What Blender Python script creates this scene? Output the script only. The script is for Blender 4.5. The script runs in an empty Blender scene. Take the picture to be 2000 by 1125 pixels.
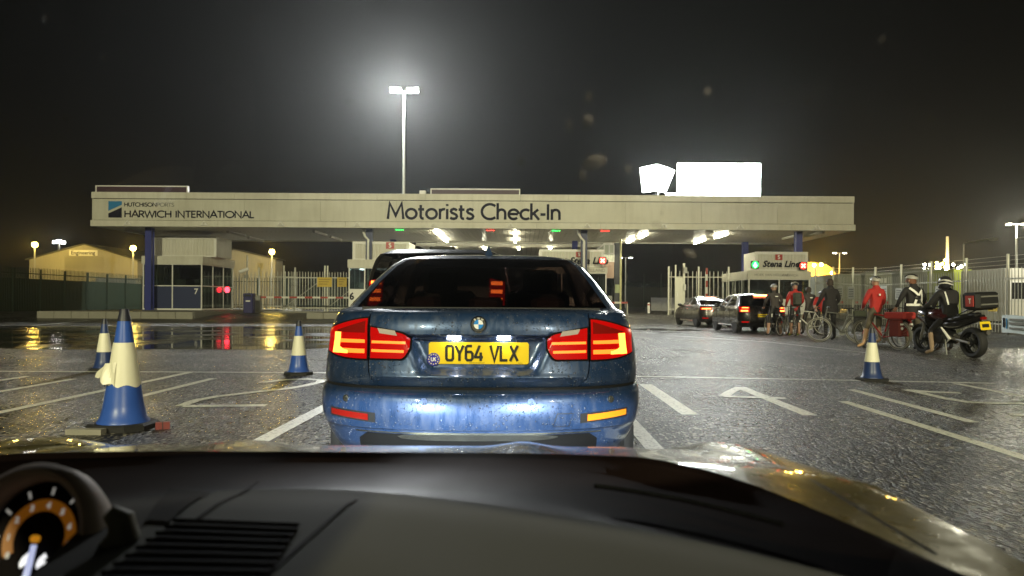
import bpy, math, random
from math import sin, cos, pi, radians, sqrt
from mathutils import Vector, Matrix
random.seed(7)
SC = bpy.context.scene
COL = SC.collection

# ------------------------------------------------------------------ camera
F_PX, VPX, VPY, W_PX, H_PX = 1444.0, 1023.0, 590.0, 2000.0, 1125.0
CAMZ, ROLL = 1.10, radians(0.35)
cam = bpy.data.cameras.new('camera'); camo = bpy.data.objects.new('camera', cam); COL.objects.link(camo)
cam.sensor_width = 36.0; cam.lens = 36.0 * F_PX / W_PX
cam.shift_x = (W_PX/2 - VPX)/W_PX; cam.shift_y = (VPY - H_PX/2)/W_PX
cam.clip_start = 0.02; cam.clip_end = 900
cam.dof.use_dof = True; cam.dof.focus_distance = 7.0; cam.dof.aperture_fstop = 5.0
RT = Vector((cos(ROLL), 0, sin(ROLL))); UP = Vector((-sin(ROLL), 0, cos(ROLL)))
camo.matrix_world = Matrix(((RT.x, UP.x, 0, 0), (0, 0, -1, 0), (RT.z, UP.z, 0, CAMZ), (0, 0, 0, 1)))
SC.camera = camo

def ray(px, py):
    return Vector((0, 1, 0)) + RT*((px-VPX)/F_PX) + UP*(-(py-VPY)/F_PX)
def P(px, py, d):
    return Vector((0, 0, CAMZ)) + ray(px, py)*d
def smooth(a, b, t):
    t = max(0, min(1, (t-a)/(b-a))); return t*t*(3-2*t)
def gz(x, y):
    return 0.3*smooth(38, 45, y)
def G(px, py):
    r = ray(px, py); z = 0.0
    for _ in range(30):
        d = (z-CAMZ)/r.z; p = Vector((0, 0, CAMZ)) + r*d; z = gz(p.x, p.y)
    return Vector((p.x, p.y, z))

# ------------------------------------------------------------------ world: a dull night sky
wd = bpy.data.worlds.new('World'); SC.world = wd; wd.use_nodes = True
bg = wd.node_tree.nodes['Background']
bg.inputs[0].default_value = (0.50, 0.52, 0.47, 1); bg.inputs[1].default_value = 0.003

SC.view_settings.view_transform = 'Standard'; SC.view_settings.look = 'None'
SC.view_settings.exposure = 0.0; SC.view_settings.gamma = 1.0; SC.view_settings.use_curve_mapping = False
SC.cycles.use_denoising = True
SC.cycles.max_bounces = 8; SC.cycles.diffuse_bounces = 3; SC.cycles.glossy_bounces = 4
SC.cycles.transparent_max_bounces = 24; SC.cycles.volume_bounces = 0; SC.cycles.transmission_bounces = 4
SC.cycles.sample_clamp_indirect = 4.0; SC.cycles.sample_clamp_direct = 60.0
SC.cycles.caustics_reflective = False; SC.cycles.caustics_refractive = False
SC.cycles.volume_step_rate = 4.0

# ------------------------------------------------------------------ helpers
def tag(o, label=None, cat=None, group=None, kind=None):
    if label: o['label'] = label
    if cat: o['category'] = cat
    if group: o['group'] = group
    if kind: o['kind'] = kind
    return o
def thing(name, label, cat, loc=(0, 0, 0), rz=0.0, group=None):
    o = bpy.data.objects.new(name, None); COL.objects.link(o)
    o.empty_display_size = 0.2
    o.location = loc; o.rotation_euler = (0, 0, rz)
    return tag(o, label, cat, group)
def ob(name, me, parent=None, loc=None, rot=None):
    o = bpy.data.objects.new(name, me); COL.objects.link(o)
    if parent is not None: o.parent = parent
    if loc is not None: o.location = loc
    if rot is not None: o.rotation_euler = rot
    return o
def copy_tree(o, parent=None):
    c = o.copy(); COL.objects.link(c); c.parent = parent
    for ch in list(o.children): copy_tree(ch, c)
    return c

class MB:
    def __init__(s): s.v = []; s.f = []; s.m = []; s.mi = 0; s.X = None
    def add(s, vs, fs):
        b = len(s.v)
        for p in vs:
            p = Vector(p)
            s.v.append(s.X @ p if s.X is not None else p)
        for f in fs: s.f.append([i+b for i in f]); s.m.append(s.mi)
        return s
    def box(s, x0, x1, y0, y1, z0, z1, ch=0.0):
        if ch <= 0:
            return s.add([(x0,y0,z0),(x1,y0,z0),(x1,y1,z0),(x0,y1,z0),(x0,y0,z1),(x1,y0,z1),(x1,y1,z1),(x0,y1,z1)],
                  [(3,2,1,0),(4,5,6,7),(0,1,5,4),(1,2,6,5),(2,3,7,6),(3,0,4,7)])
        c = ch; o8 = lambda z, k: [(x0+c-k*0,y0+k*0,z)] 
        ring = lambda z, i: [(x0+c+i,y0+i,z),(x1-c-i,y0+i,z),(x1-i,y0+c+i,z),(x1-i,y1-c-i,z),(x1-c-i,y1-i,z),(x0+c+i,y1-i,z),(x0+i,y1-c-i,z),(x0+i,y0+c+i,z)]
        vs = ring(z0, c*.5)+ring(z0+c*.5, 0)+ring(z1-c*.5, 0)+ring(z1, c*.5)
        fs = [list(range(7,-1,-1)), [24+i for i in range(8)]]
        for k in range(3):
            for i in range(8):
                j = (i+1) % 8; fs.append((k*8+i, k*8+j, k*8+8+j, k*8+8+i))
        return s.add(vs, fs)
    def cbox(s, c, d, ch=0.0):
        return s.box(c[0]-d[0]/2, c[0]+d[0]/2, c[1]-d[1]/2, c[1]+d[1]/2, c[2]-d[2]/2, c[2]+d[2]/2, ch)
    def loops(s, ls, cap0=True, cap1=True, closed=True):
        n = len(ls[0]); vs = [p for l in ls for p in l]; fs = []
        for k in range(len(ls)-1):
            for i in range(n if closed else n-1):
                j = (i+1) % n; fs.append((k*n+i, k*n+j, k*n+n+j, k*n+n+i))
        if cap0: fs.append(list(range(n-1, -1, -1)))
        if cap1: fs.append([(len(ls)-1)*n+i for i in range(n)])
        return s.add(vs, fs)
    def tube(s, pts, r, n=8, cap=True, ref=None):
        pts = [Vector(p) for p in pts]; rs = r if isinstance(r, (list, tuple)) else [r]*len(pts)
        ls = []
        for i, p in enumerate(pts):
            t = (pts[min(i+1, len(pts)-1)] - pts[max(i-1, 0)]).normalized()
            if ref is None: ref = Vector((0, 0, 1)) if abs(t.z) < .9 else Vector((1, 0, 0))
            a = t.cross(ref).normalized(); b = t.cross(a).normalized(); ref = -b if False else ref
            ls.append([p + (a*cos(q*2*pi/n) + b*sin(q*2*pi/n))*rs[i] for q in range(n)])
        return s.loops(ls, cap, cap)
    def lathe(s, prof, c=(0, 0, 0), axis='z', n=20, cap=True):
        ls = []
        for r, h in prof:
            l = []
            for q in range(n):
                a = q*2*pi/n; u, v = r*cos(a), r*sin(a)
                p = (u, v, h) if axis == 'z' else ((h, u, v) if axis == 'x' else (v, h, u))
                l.append(Vector(p)+Vector(c))
            ls.append(l)
        return s.loops(ls, cap, cap)
    def torus(s, c, R, r, axis='x', n=28, m=8, a0=0, a1=2*pi):
        full = abs(a1-a0-2*pi) < 1e-6; k = n if full else n+1; ls = []
        for i in range(k):
            a = a0+(a1-a0)*i/n; l = []
            for j in range(m):
                b = 2*pi*j/m; rr = R+r*cos(b); h = r*sin(b); u, v = rr*cos(a), rr*sin(a)
                p = (h, u, v) if axis == 'x' else ((u, h, v) if axis == 'y' else (u, v, h))
                l.append(Vector(p)+Vector(c))
            ls.append(l)
        if full: ls.append(ls[0])
        return s.loops(ls, not full, not full)
    def prism(s, poly, y0, y1, axis='y'):
        n = len(poly)
        def w(p, h): return (p[0], h, p[1]) if axis == 'y' else ((h, p[0], p[1]) if axis == 'x' else (p[0], p[1], h))
        return s.loops([[w(p, y0) for p in poly], [w(p, y1) for p in poly]])
    def ell(s, c, r, n=12, m=8):
        prof = [(max(1e-4, sin(pi*i/m)), -cos(pi*i/m)) for i in range(m+1)]
        ls = [[Vector((c[0]+r[0]*q*cos(k*2*pi/n), c[1]+r[1]*q*sin(k*2*pi/n), c[2]+r[2]*h)) for k in range(n)] for q, h in prof]
        return s.loops(ls)
    def mesh(s, name, mats, sm=False):
        me = bpy.data.meshes.new(name); me.from_pydata(s.v, [], s.f)
        for m in (mats if isinstance(mats, (list, tuple)) else [mats]): me.materials.append(m)
        if len(me.materials) > 1: me.polygons.foreach_set('material_index', s.m)
        if sm:
            me.polygons.foreach_set('use_smooth', [True]*len(me.polygons))
            try: me.set_sharp_from_angle(angle=radians(sm if sm is not True else 40))
            except Exception: pass
        me.update(); return me
    def build(s, name, mats, parent=None, sm=False, loc=None, rot=None):
        return ob(name, s.mesh(name, mats, sm), parent, loc, rot)

def B(*a, **k): return MB().box(*a, **k)

# ------------------------------------------------------------------ materials
MAT = {}
def mat(name, col, rough=.5, metal=0., emit=None, es=0., coat=0., alpha=1., noise=0., ns=8., bump=0., bs=60., bk='noise', spec=.5, bd=.01, grime=None):
    if name in MAT: return MAT[name]
    m = bpy.data.materials.new(name); m.use_nodes = True; nt = m.node_tree; b = nt.nodes['Principled BSDF']
    b.inputs['Base Color'].default_value = (*col, 1); b.inputs['Roughness'].default_value = rough
    b.inputs['Metallic'].default_value = metal; b.inputs['Coat Weight'].default_value = coat
    b.inputs['Coat Roughness'].default_value = .04; b.inputs['Specular IOR Level'].default_value = spec
    b.inputs['Alpha'].default_value = alpha
    if emit: b.inputs['Emission Color'].default_value = (*emit, 1); b.inputs['Emission Strength'].default_value = es
    tc = nt.nodes.new('ShaderNodeTexCoord')
    if noise > 0:
        n = nt.nodes.new('ShaderNodeTexNoise'); n.inputs['Scale'].default_value = ns; n.inputs['Detail'].default_value = 6
        nt.links.new(tc.outputs['Object'], n.inputs['Vector'])
        mx = nt.nodes.new('ShaderNodeMix'); mx.data_type = 'RGBA'
        mx.inputs[6].default_value = (*[c*(1-noise) for c in col], 1); mx.inputs[7].default_value = (*[min(1, c*(1+noise)) for c in col], 1)
        nt.links.new(n.outputs['Fac'], mx.inputs[0]); nt.links.new(mx.outputs[2], b.inputs['Base Color'])
        mr = nt.nodes.new('ShaderNodeMapRange'); mr.inputs[3].default_value = max(.02, rough-.12); mr.inputs[4].default_value = min(1, rough+.12)
        nt.links.new(n.outputs['Fac'], mr.inputs[0]); nt.links.new(mr.outputs[0], b.inputs['Roughness'])
    if bump > 0:
        if bk == 'noise':
            t = nt.nodes.new('ShaderNodeTexNoise'); t.inputs['Detail'].default_value = 4; out = t.outputs['Fac']
        else:
            t = nt.nodes.new('ShaderNodeTexVoronoi'); out = t.outputs['Distance']
        t.inputs['Scale'].default_value = bs; nt.links.new(tc.outputs['Object'], t.inputs['Vector'])
        bm = nt.nodes.new('ShaderNodeBump'); bm.inputs['Strength'].default_value = bump; bm.inputs['Distance'].default_value = bd
        nt.links.new(out, bm.inputs['Height']); nt.links.new(bm.outputs['Normal'], b.inputs['Normal'])
    MAT[name] = m; return m
def emat(name, col, st):
    return mat(name, (.02, .02, .02), .4, emit=col, es=st)
def glass(name, tint=(.9, .95, .93), refl=1.0, rough=0.0):
    """thin pane: tinted see-through plus a Fresnel reflection"""
    if name in MAT: return MAT[name]
    m = bpy.data.materials.new(name); m.use_nodes = True; nt = m.node_tree; nt.nodes.clear()
    o = nt.nodes.new('ShaderNodeOutputMaterial'); t = nt.nodes.new('ShaderNodeBsdfTransparent'); t.inputs[0].default_value = (*tint, 1)
    g = nt.nodes.new('ShaderNodeBsdfGlossy'); g.inputs['Roughness'].default_value = rough; g.inputs['Color'].default_value = (refl, refl, refl, 1)
    lw = nt.nodes.new('ShaderNodeLayerWeight'); lw.inputs[0].default_value = .5
    pw = nt.nodes.new('ShaderNodeMath'); pw.operation = 'POWER'; pw.inputs[1].default_value = 5.0; nt.links.new(lw.outputs['Facing'], pw.inputs[0])
    fr = nt.nodes.new('ShaderNodeMath'); fr.operation = 'MULTIPLY_ADD'; fr.inputs[1].default_value = .92; fr.inputs[2].default_value = .045; nt.links.new(pw.outputs[0], fr.inputs[0])
    mx = nt.nodes.new('ShaderNodeMixShader'); nt.links.new(fr.outputs[0], mx.inputs[0]); nt.links.new(t.outputs[0], mx.inputs[1]); nt.links.new(g.outputs[0], mx.inputs[2])
    nt.links.new(mx.outputs[0], o.inputs['Surface']); MAT[name] = m; return m

def asphalt():
    m = bpy.data.materials.new('wet_asphalt'); m.use_nodes = True; nt = m.node_tree; b = nt.nodes['Principled BSDF']; N = nt.nodes.new; L = nt.links.new
    tc = N('ShaderNodeTexCoord')
    v = N('ShaderNodeTexVoronoi'); v.inputs['Scale'].default_value = 1; mpg = N('ShaderNodeMapping'); mpg.inputs['Scale'].default_value = (52, 24, 40); L(tc.outputs['Object'], mpg.inputs['Vector']); L(mpg.outputs[0], v.inputs['Vector'])
    n = N('ShaderNodeTexNoise'); n.inputs['Scale'].default_value = 75; n.inputs['Detail'].default_value = 5; L(tc.outputs['Object'], n.inputs['Vector'])
    big = N('ShaderNodeTexNoise'); big.inputs['Scale'].default_value = .22; big.inputs['Detail'].default_value = 5; big.inputs['Roughness'].default_value = .62; L(tc.outputs['Object'], big.inputs['Vector'])
    cr = N('ShaderNodeValToRGB'); cr.color_ramp.elements[0].color = (.008, .008, .007, 1); cr.color_ramp.elements[1].color = (.46, .43, .34, 1); e3 = cr.color_ramp.elements.new(.78); e3.color = (.030, .028, .023, 1)  # sparse pale grains put the glint of wet stones into the colour
    sp = N('ShaderNodeSeparateColor'); L(v.outputs['Color'], sp.inputs[0]); L(sp.outputs[0], cr.inputs[0])
    tk = N('ShaderNodeMapping'); tk.inputs['Scale'].default_value = (1.1, .07, 1); L(tc.outputs['Object'], tk.inputs['Vector']); tn = N('ShaderNodeTexNoise'); tn.inputs['Scale'].default_value = 1; tn.inputs['Detail'].default_value = 5; L(tk.outputs[0], tn.inputs['Vector'])
    tr = N('ShaderNodeMapRange'); tr.inputs[1].default_value = .35; tr.inputs[2].default_value = .65; tr.inputs[3].default_value = .45; tr.inputs[4].default_value = 1.2; L(tn.outputs['Fac'], tr.inputs[0])
    tm = N('ShaderNodeVectorMath'); tm.operation = 'SCALE'; L(cr.outputs[0], tm.inputs[0]); L(tr.outputs[0], tm.inputs['Scale']); L(tm.outputs[0], b.inputs['Base Color'])
    rr = N('ShaderNodeMapRange'); rr.inputs[1].default_value = .36; rr.inputs[2].default_value = .62; rr.inputs[3].default_value = .22; rr.inputs[4].default_value = .46
    L(big.outputs['Fac'], rr.inputs[0]); rm = N('ShaderNodeMath'); rm.operation = 'MULTIPLY_ADD'; rm.inputs[1].default_value = -.26; L(sp.outputs[1], rm.inputs[0]); L(rr.outputs[0], rm.inputs[2]); ra = N('ShaderNodeMath'); ra.operation = 'ADD'; ra.inputs[1].default_value = .12; ra.use_clamp = True; L(rm.outputs[0], ra.inputs[0]); L(ra.outputs[0], b.inputs['Roughness'])
    ad = N('ShaderNodeMath'); ad.operation = 'MULTIPLY_ADD'; ad.inputs[1].default_value = -1.0; L(v.outputs['Distance'], ad.inputs[0]); L(n.outputs['Fac'], ad.inputs[2])
    bs = N('ShaderNodeMapRange'); bs.inputs[1].default_value = .36; bs.inputs[2].default_value = .62; bs.inputs[3].default_value = .55; bs.inputs[4].default_value = 1.0
    L(big.outputs['Fac'], bs.inputs[0])
    bm = N('ShaderNodeBump'); bm.inputs['Distance'].default_value = .034; L(bs.outputs[0], bm.inputs['Strength']); L(ad.outputs[0], bm.inputs['Height']); L(bm.outputs['Normal'], b.inputs['Normal'])
    b.inputs['Specular IOR Level'].default_value = .5
    return m
def road_paint():
    m = bpy.data.materials.new('worn_road_paint'); m.use_nodes = True; nt = m.node_tree; b = nt.nodes['Principled BSDF']; N = nt.nodes.new; L = nt.links.new
    tc = N('ShaderNodeTexCoord'); n = N('ShaderNodeTexNoise'); n.inputs['Scale'].default_value = 26; n.inputs['Detail'].default_value = 8; n.inputs['Roughness'].default_value = .7; L(tc.outputs['Object'], n.inputs['Vector'])
    cr = N('ShaderNodeValToRGB'); cr.color_ramp.elements[0].position = .36; cr.color_ramp.elements[1].position = .47
    cr.color_ramp.elements[0].color = (.06, .058, .05, 1); cr.color_ramp.elements[1].color = (.80, .80, .72, 1); L(n.outputs['Fac'], cr.inputs[0]); L(cr.outputs[0], b.inputs['Base Color'])
    b.inputs['Roughness'].default_value = .38
    v = N('ShaderNodeTexVoronoi'); v.inputs['Scale'].default_value = 70; L(tc.outputs['Object'], v.inputs['Vector'])
    bm = N('ShaderNodeBump'); bm.inputs['Distance'].default_value = .006; bm.inputs['Strength'].default_value = .7; L(v.outputs['Distance'], bm.inputs['Height']); L(bm.outputs['Normal'], b.inputs['Normal'])
    return m
def wet_paint(name, col, rough=.28, metal=.55, drops=.5, dirt=0.25):
    """car paint under clear coat with rain beads and dried streaks"""
    m = bpy.data.materials.new(name); m.use_nodes = True; nt = m.node_tree; b = nt.nodes['Principled BSDF']; N = nt.nodes.new; L = nt.links.new
    tc = N('ShaderNodeTexCoord')
    b.inputs['Metallic'].default_value = metal; b.inputs['Coat Weight'].default_value = 1.0; b.inputs['Coat Roughness'].default_value = .03
    mp = N('ShaderNodeMapping'); mp.inputs['Scale'].default_value = (26, 26, 5); L(tc.outputs['Object'], mp.inputs['Vector'])
    n = N('ShaderNodeTexNoise'); n.inputs['Scale'].default_value = 1; n.inputs['Detail'].default_value = 7; n.inputs['Roughness'].default_value = .65; L(mp.outputs[0], n.inputs['Vector'])
    mx = N('ShaderNodeMix'); mx.data_type = 'RGBA'; mx.inputs[6].default_value = (*col, 1); mx.inputs[7].default_value = (*[c*.75+.06*dirt for c in col], 1)
    rp = N('ShaderNodeMapRange'); rp.inputs[1].default_value = .45; rp.inputs[2].default_value = .75; L(n.outputs['Fac'], rp.inputs[0]); L(rp.outputs[0], mx.inputs[0]); L(mx.outputs[2], b.inputs['Base Color'])
    rg = N('ShaderNodeMapRange'); rg.inputs[1].default_value = .35; rg.inputs[2].default_value = .75; rg.inputs[3].default_value = rough-.06; rg.inputs[4].default_value = rough+.2; L(n.outputs['Fac'], rg.inputs[0]); L(rg.outputs[0], b.inputs['Roughness'])
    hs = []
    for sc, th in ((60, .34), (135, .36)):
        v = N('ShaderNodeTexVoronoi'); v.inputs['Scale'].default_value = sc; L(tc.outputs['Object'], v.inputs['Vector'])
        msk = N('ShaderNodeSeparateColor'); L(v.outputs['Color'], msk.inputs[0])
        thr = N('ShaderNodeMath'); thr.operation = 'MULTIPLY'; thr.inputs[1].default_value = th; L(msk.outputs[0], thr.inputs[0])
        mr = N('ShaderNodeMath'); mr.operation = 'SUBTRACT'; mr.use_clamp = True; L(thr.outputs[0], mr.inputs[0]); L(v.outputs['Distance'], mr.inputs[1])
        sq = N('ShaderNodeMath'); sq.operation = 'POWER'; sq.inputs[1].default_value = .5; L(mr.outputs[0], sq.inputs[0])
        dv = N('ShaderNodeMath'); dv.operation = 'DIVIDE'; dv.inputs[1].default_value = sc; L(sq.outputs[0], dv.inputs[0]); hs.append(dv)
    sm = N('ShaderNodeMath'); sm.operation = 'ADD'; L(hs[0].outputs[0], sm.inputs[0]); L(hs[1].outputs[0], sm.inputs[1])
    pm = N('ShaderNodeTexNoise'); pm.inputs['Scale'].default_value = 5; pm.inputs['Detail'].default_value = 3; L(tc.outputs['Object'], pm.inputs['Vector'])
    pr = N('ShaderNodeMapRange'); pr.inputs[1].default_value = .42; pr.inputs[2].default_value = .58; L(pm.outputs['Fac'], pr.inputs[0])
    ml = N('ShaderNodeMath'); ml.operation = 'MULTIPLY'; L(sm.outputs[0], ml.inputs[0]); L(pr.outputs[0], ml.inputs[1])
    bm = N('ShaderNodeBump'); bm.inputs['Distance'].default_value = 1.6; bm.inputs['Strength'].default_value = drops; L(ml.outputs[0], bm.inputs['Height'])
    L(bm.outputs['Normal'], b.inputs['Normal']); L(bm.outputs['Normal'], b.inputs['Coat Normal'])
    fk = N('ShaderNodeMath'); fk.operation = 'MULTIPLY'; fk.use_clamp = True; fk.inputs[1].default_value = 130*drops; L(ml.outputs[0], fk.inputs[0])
    m3 = N('ShaderNodeMix'); m3.data_type = 'RGBA'; m3.inputs[7].default_value = (*[.26+c*1.2 for c in col], 1); L(fk.outputs[0], m3.inputs[0]); L(mx.outputs[2], m3.inputs[6]); L(m3.outputs[2], b.inputs['Base Color'])  # beads coloured pale to paint in the sparkle of headlights on them
    return m

M_ASPH = asphalt(); M_LINE = road_paint()
M_WATER = mat('standing_water', (.006, .007, .006), .045, spec=.5, bump=.10, bs=6, bd=.01)
def patchy_water():
    nt = M_WATER.node_tree; b = nt.nodes['Principled BSDF']; tc = nt.nodes.new('ShaderNodeTexCoord'); n = nt.nodes.new('ShaderNodeTexNoise'); n.inputs['Scale'].default_value = .55; n.inputs['Detail'].default_value = 7; n.inputs['Roughness'].default_value = .6
    nt.links.new(tc.outputs['Object'], n.inputs['Vector']); mr = nt.nodes.new('ShaderNodeMapRange'); mr.inputs[1].default_value = .44; mr.inputs[2].default_value = .66; mr.inputs[3].default_value = .04; mr.inputs[4].default_value = .38
    nt.links.new(n.outputs['Fac'], mr.inputs[0]); nt.links.new(mr.outputs[0], b.inputs['Roughness'])
patchy_water()
def streaked(name, col, dark, sc=(1.6, 1.6, .22), rough=.5):
    m = mat(name, col, rough); nt = m.node_tree; b = nt.nodes['Principled BSDF']; tc = nt.nodes.new('ShaderNodeTexCoord'); gm = nt.nodes.new('ShaderNodeNewGeometry'); out = None
    for k, (s, lo, hi) in enumerate(((sc, .46, .74), ((5.5, 5.5, .5), .50, .78), ((.35, .35, .6), .42, .7))):
        mp = nt.nodes.new('ShaderNodeMapping'); mp.inputs['Scale'].default_value = s; nt.links.new(gm.outputs['Position'], mp.inputs['Vector'])
        n = nt.nodes.new('ShaderNodeTexNoise'); n.inputs['Scale'].default_value = 1; n.inputs['Detail'].default_value = 6; n.inputs['Roughness'].default_value = .6; nt.links.new(mp.outputs[0], n.inputs['Vector'])
        mr = nt.nodes.new('ShaderNodeMapRange'); mr.inputs[1].default_value = lo; mr.inputs[2].default_value = hi; mr.inputs[4].default_value = (.32, .26, .34)[k]; nt.links.new(n.outputs['Fac'], mr.inputs[0])
        mx = nt.nodes.new('ShaderNodeMix'); mx.data_type = 'RGBA'; mx.inputs[6].default_value = (*col, 1); mx.inputs[7].default_value = (*dark, 1); nt.links.new(mr.outputs[0], mx.inputs[0])
        if out is not None: nt.links.new(out, mx.inputs[6])
        out = mx.outputs[2]
    nt.links.new(out, b.inputs['Base Color']); return m
M_CREAM = streaked('cream_cladding', (.60, .585, .49), (.36, .34, .26)); M_CREAM2 = streaked('cream_trim', (.66, .645, .55), (.36, .33, .25)); M_WHITE = streaked('white_cladding', (.66, .645, .57), (.42, .40, .32))
M_OFFW = mat('white_paint', (.78, .77, .72), .4, noise=.05, ns=5)
M_SOFF = mat('soffit_white', (.62, .59, .50), .32, noise=.08, ns=2)
M_NAVY = mat('navy_panel', (.022, .032, .09), .5, noise=.12, ns=5)
M_BLUEC = mat('blue_column', (.035, .045, .22), .42, noise=.12, ns=4)
M_BLACK = mat('black_plastic', (.012, .012, .012), .45)
M_RUB = mat('rubber', (.014, .014, .014), .7, noise=.3, ns=20, bump=.2, bs=80)
M_GREY = mat('grey_steel', (.28, .28, .25), .45, metal=.6, noise=.12, ns=6)
M_GALV = mat('galvanised_steel', (.50, .50, .43), .42, metal=.55, noise=.15, ns=9)
M_DKGR = mat('dark_green_steel', (.020, .034, .018), .5, noise=.2, ns=5)
M_DARKM = mat('dark_metal', (.03, .03, .03), .4, metal=.6)
M_CHROME = mat('chrome', (.75, .76, .76), .08, metal=1)
M_SATIN = mat('satin_chrome', (.62, .65, .64), .22, metal=1)
M_TEXTD = mat('dark_lettering', (.012, .012, .022), .7, spec=.08)
M_TEXTG = mat('grey_lettering', (.20, .20, .18), .6, spec=.1)
M_LBLUE = mat('light_blue_print', (.02, .19, .42), .5)
M_MAROON = mat('maroon_panel', (.045, .016, .026), .55, noise=.2, ns=3)
M_KERB = mat('concrete_kerb', (.27, .26, .21), .6, noise=.2, ns=7, bump=.3, bs=60)
M_CONC = mat('concrete', (.24, .23, .19), .6, noise=.25, ns=3, bump=.3, bs=40)
M_PGLASS = glass('booth_glass', (.55, .6, .58))
M_DGLASS = glass('dark_glass', (.28, .19, .18))
M_CGLASS = glass('car_side_glass', (.35, .35, .35))
M_WSCR = glass('windscreen_glass', (.96, .97, .95), .45)
M_YEL = mat('yellow_sign', (.60, .42, .03), .45, noise=.12, ns=6)
M_REDP = mat('red_paint', (.42, .03, .02), .4)
M_PURP = mat('purple_blue_plastic', (.032, .03, .12), .45, noise=.12, ns=6)

# ------------------------------------------------------------------ lettering made of strokes
def arc(cx, cy, rx, ry, a0, a1, n=14):
    return [(cx+rx*cos(radians(a0+(a1-a0)*i/n)), cy+ry*sin(radians(a0+(a1-a0)*i/n))) for i in range(n+1)]
GL = {
 'M': ([[(.02,0),(.12,1),(.47,.22),(.82,1),(.92,0)]], 1.04), 'o': ([arc(.34,.34,.30,.30,0,360,24)], .76),
 't': ([[(.13,.9),(.13,.2)]+arc(.27,.19,.14,.15,180,285,6), [(-.02,.62),(.33,.62)]], .42), 'r': ([[(.07,0),(.07,.68)], arc(.31,.40,.24,.24,180,75,8)], .42),
 'i': ([[(.07,0),(.07,.66)], [(.07,.84),(.07,.97)]], .22), 's': ([[(.42,.56),(.34,.63),(.22,.66),(.10,.60),(.07,.50),(.13,.41),(.25,.36),(.37,.29),(.42,.19),(.37,.08),(.24,.03),(.11,.05),(.03,.12)]], .53),
 'C': ([arc(.50,.50,.47,.47,48,312,26)], .88), 'h': ([[(.07,0),(.07,1.05)], arc(.29,.41,.22,.23,180,0,10)+[(.51,0)]], .66),
 'e': ([[(.06,.36),(.60,.36)], arc(.34,.34,.29,.30,4,315,22)], .70), 'c': ([arc(.35,.34,.30,.30,48,312,18)], .60),
 'k': ([[(.07,0),(.07,1.05)], [(.47,.66),(.08,.30)], [(.22,.40),(.52,0)]], .56), '-': ([[(.04,.34),(.34,.34)]], .40), 'I': ([[(.08,0),(.08,1)]], .24),
 'n': ([[(.07,0),(.07,.68)], arc(.29,.41,.22,.23,180,0,10)+[(.51,0)]], .64), ' ': ([], .36),
 'H': ([[(.07,0),(.07,1)], [(.66,0),(.66,1)], [(.07,.52),(.66,.52)]], .82), 'A': ([[(.0,0),(.38,1),(.76,0)], [(.15,.34),(.61,.34)]], .80),
 'R': ([[(.07,0),(.07,.96)]+[(.28,.96)]+arc(.28,.72,.24,.24,90,-90,10)+[(.07,.48)], [(.27,.48),(.58,0)]], .66), 'W': ([[(0,1),(.27,0),(.55,.92),(.83,0),(1.1,1)]], 1.14),
 'N': ([[(.07,0),(.07,1),(.72,0),(.72,1)]], .88), 'T': ([[(.30,0),(.30,.96)], [(0,.95),(.60,.95)]], .64), 'E': ([[(.5,.96),(.07,.96),(.07,.04),(.5,.04)], [(.07,.52),(.45,.52)]], .60),
 'O': ([arc(.50,.50,.46,.46,0,360,28)], 1.04), 'L': ([[(.07,1),(.07,.04),(.5,.04)]], .54), 'U': ([[(.07,1),(.07,.34)]+arc(.36,.34,.29,.30,180,360,12)+[(.65,1)]], .76),
 'S': ([[(.48,.84),(.40,.94),(.26,.97),(.12,.91),(.07,.77),(.13,.63),(.28,.54),(.43,.44),(.50,.27),(.43,.10),(.27,.03),(.12,.07),(.03,.18)]], .58), 'P': ([[(.07,0),(.07,.96)]+[(.28,.96)]+arc(.28,.70,.25,.26,90,-90,10)+[(.07,.44)]], .62),
 'K': ([[(.07,0),(.07,1)], [(.56,1),(.09,.46)], [(.24,.62),(.60,0)]], .64), 'V': ([[(0,1),(.36,0),(.72,1)]], .76), 'D': ([[(.07,.04),(.07,.96),(.25,.96)]+arc(.25,.5,.45,.46,90,-90,14)+[(.07,.04)]], .80),
 'G': ([arc(.50,.50,.47,.47,48,340,26)+[(.95,.48),(.6,.48)]], .98), 'g': ([arc(.34,.34,.29,.30,0,360,22), [(.63,.66),(.63,0)]+arc(.36,-.02,.27,.24,0,-150,10)], .76),
}
PLATE = {
 'O': ([[(.5,.04),(.16,.04),(.06,.14),(.06,.86),(.16,.96),(.50,.96),(.60,.86),(.60,.14),(.5,.04)]], 1), 'Y': ([[(0,1),(.33,.46),(.66,1)], [(.33,.5),(.33,0)]], 1),
 '6': ([[(.56,.96),(.18,.96),(.06,.84),(.06,.16),(.18,.04),(.48,.04),(.60,.16),(.60,.46),(.48,.58),(.06,.58)]], 1), '4': ([[(.40,1),(.03,.30),(.03,.24),(.66,.24)], [(.48,.55),(.48,0)]], 1),
 'V': ([[(0,1),(.33,0),(.66,1)]], 1), 'L': ([[(.06,1),(.06,.05),(.60,.05)]], 1), 'X': ([[(.02,1),(.64,0)], [(.64,1),(.02,0)]], 1),
}
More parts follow.
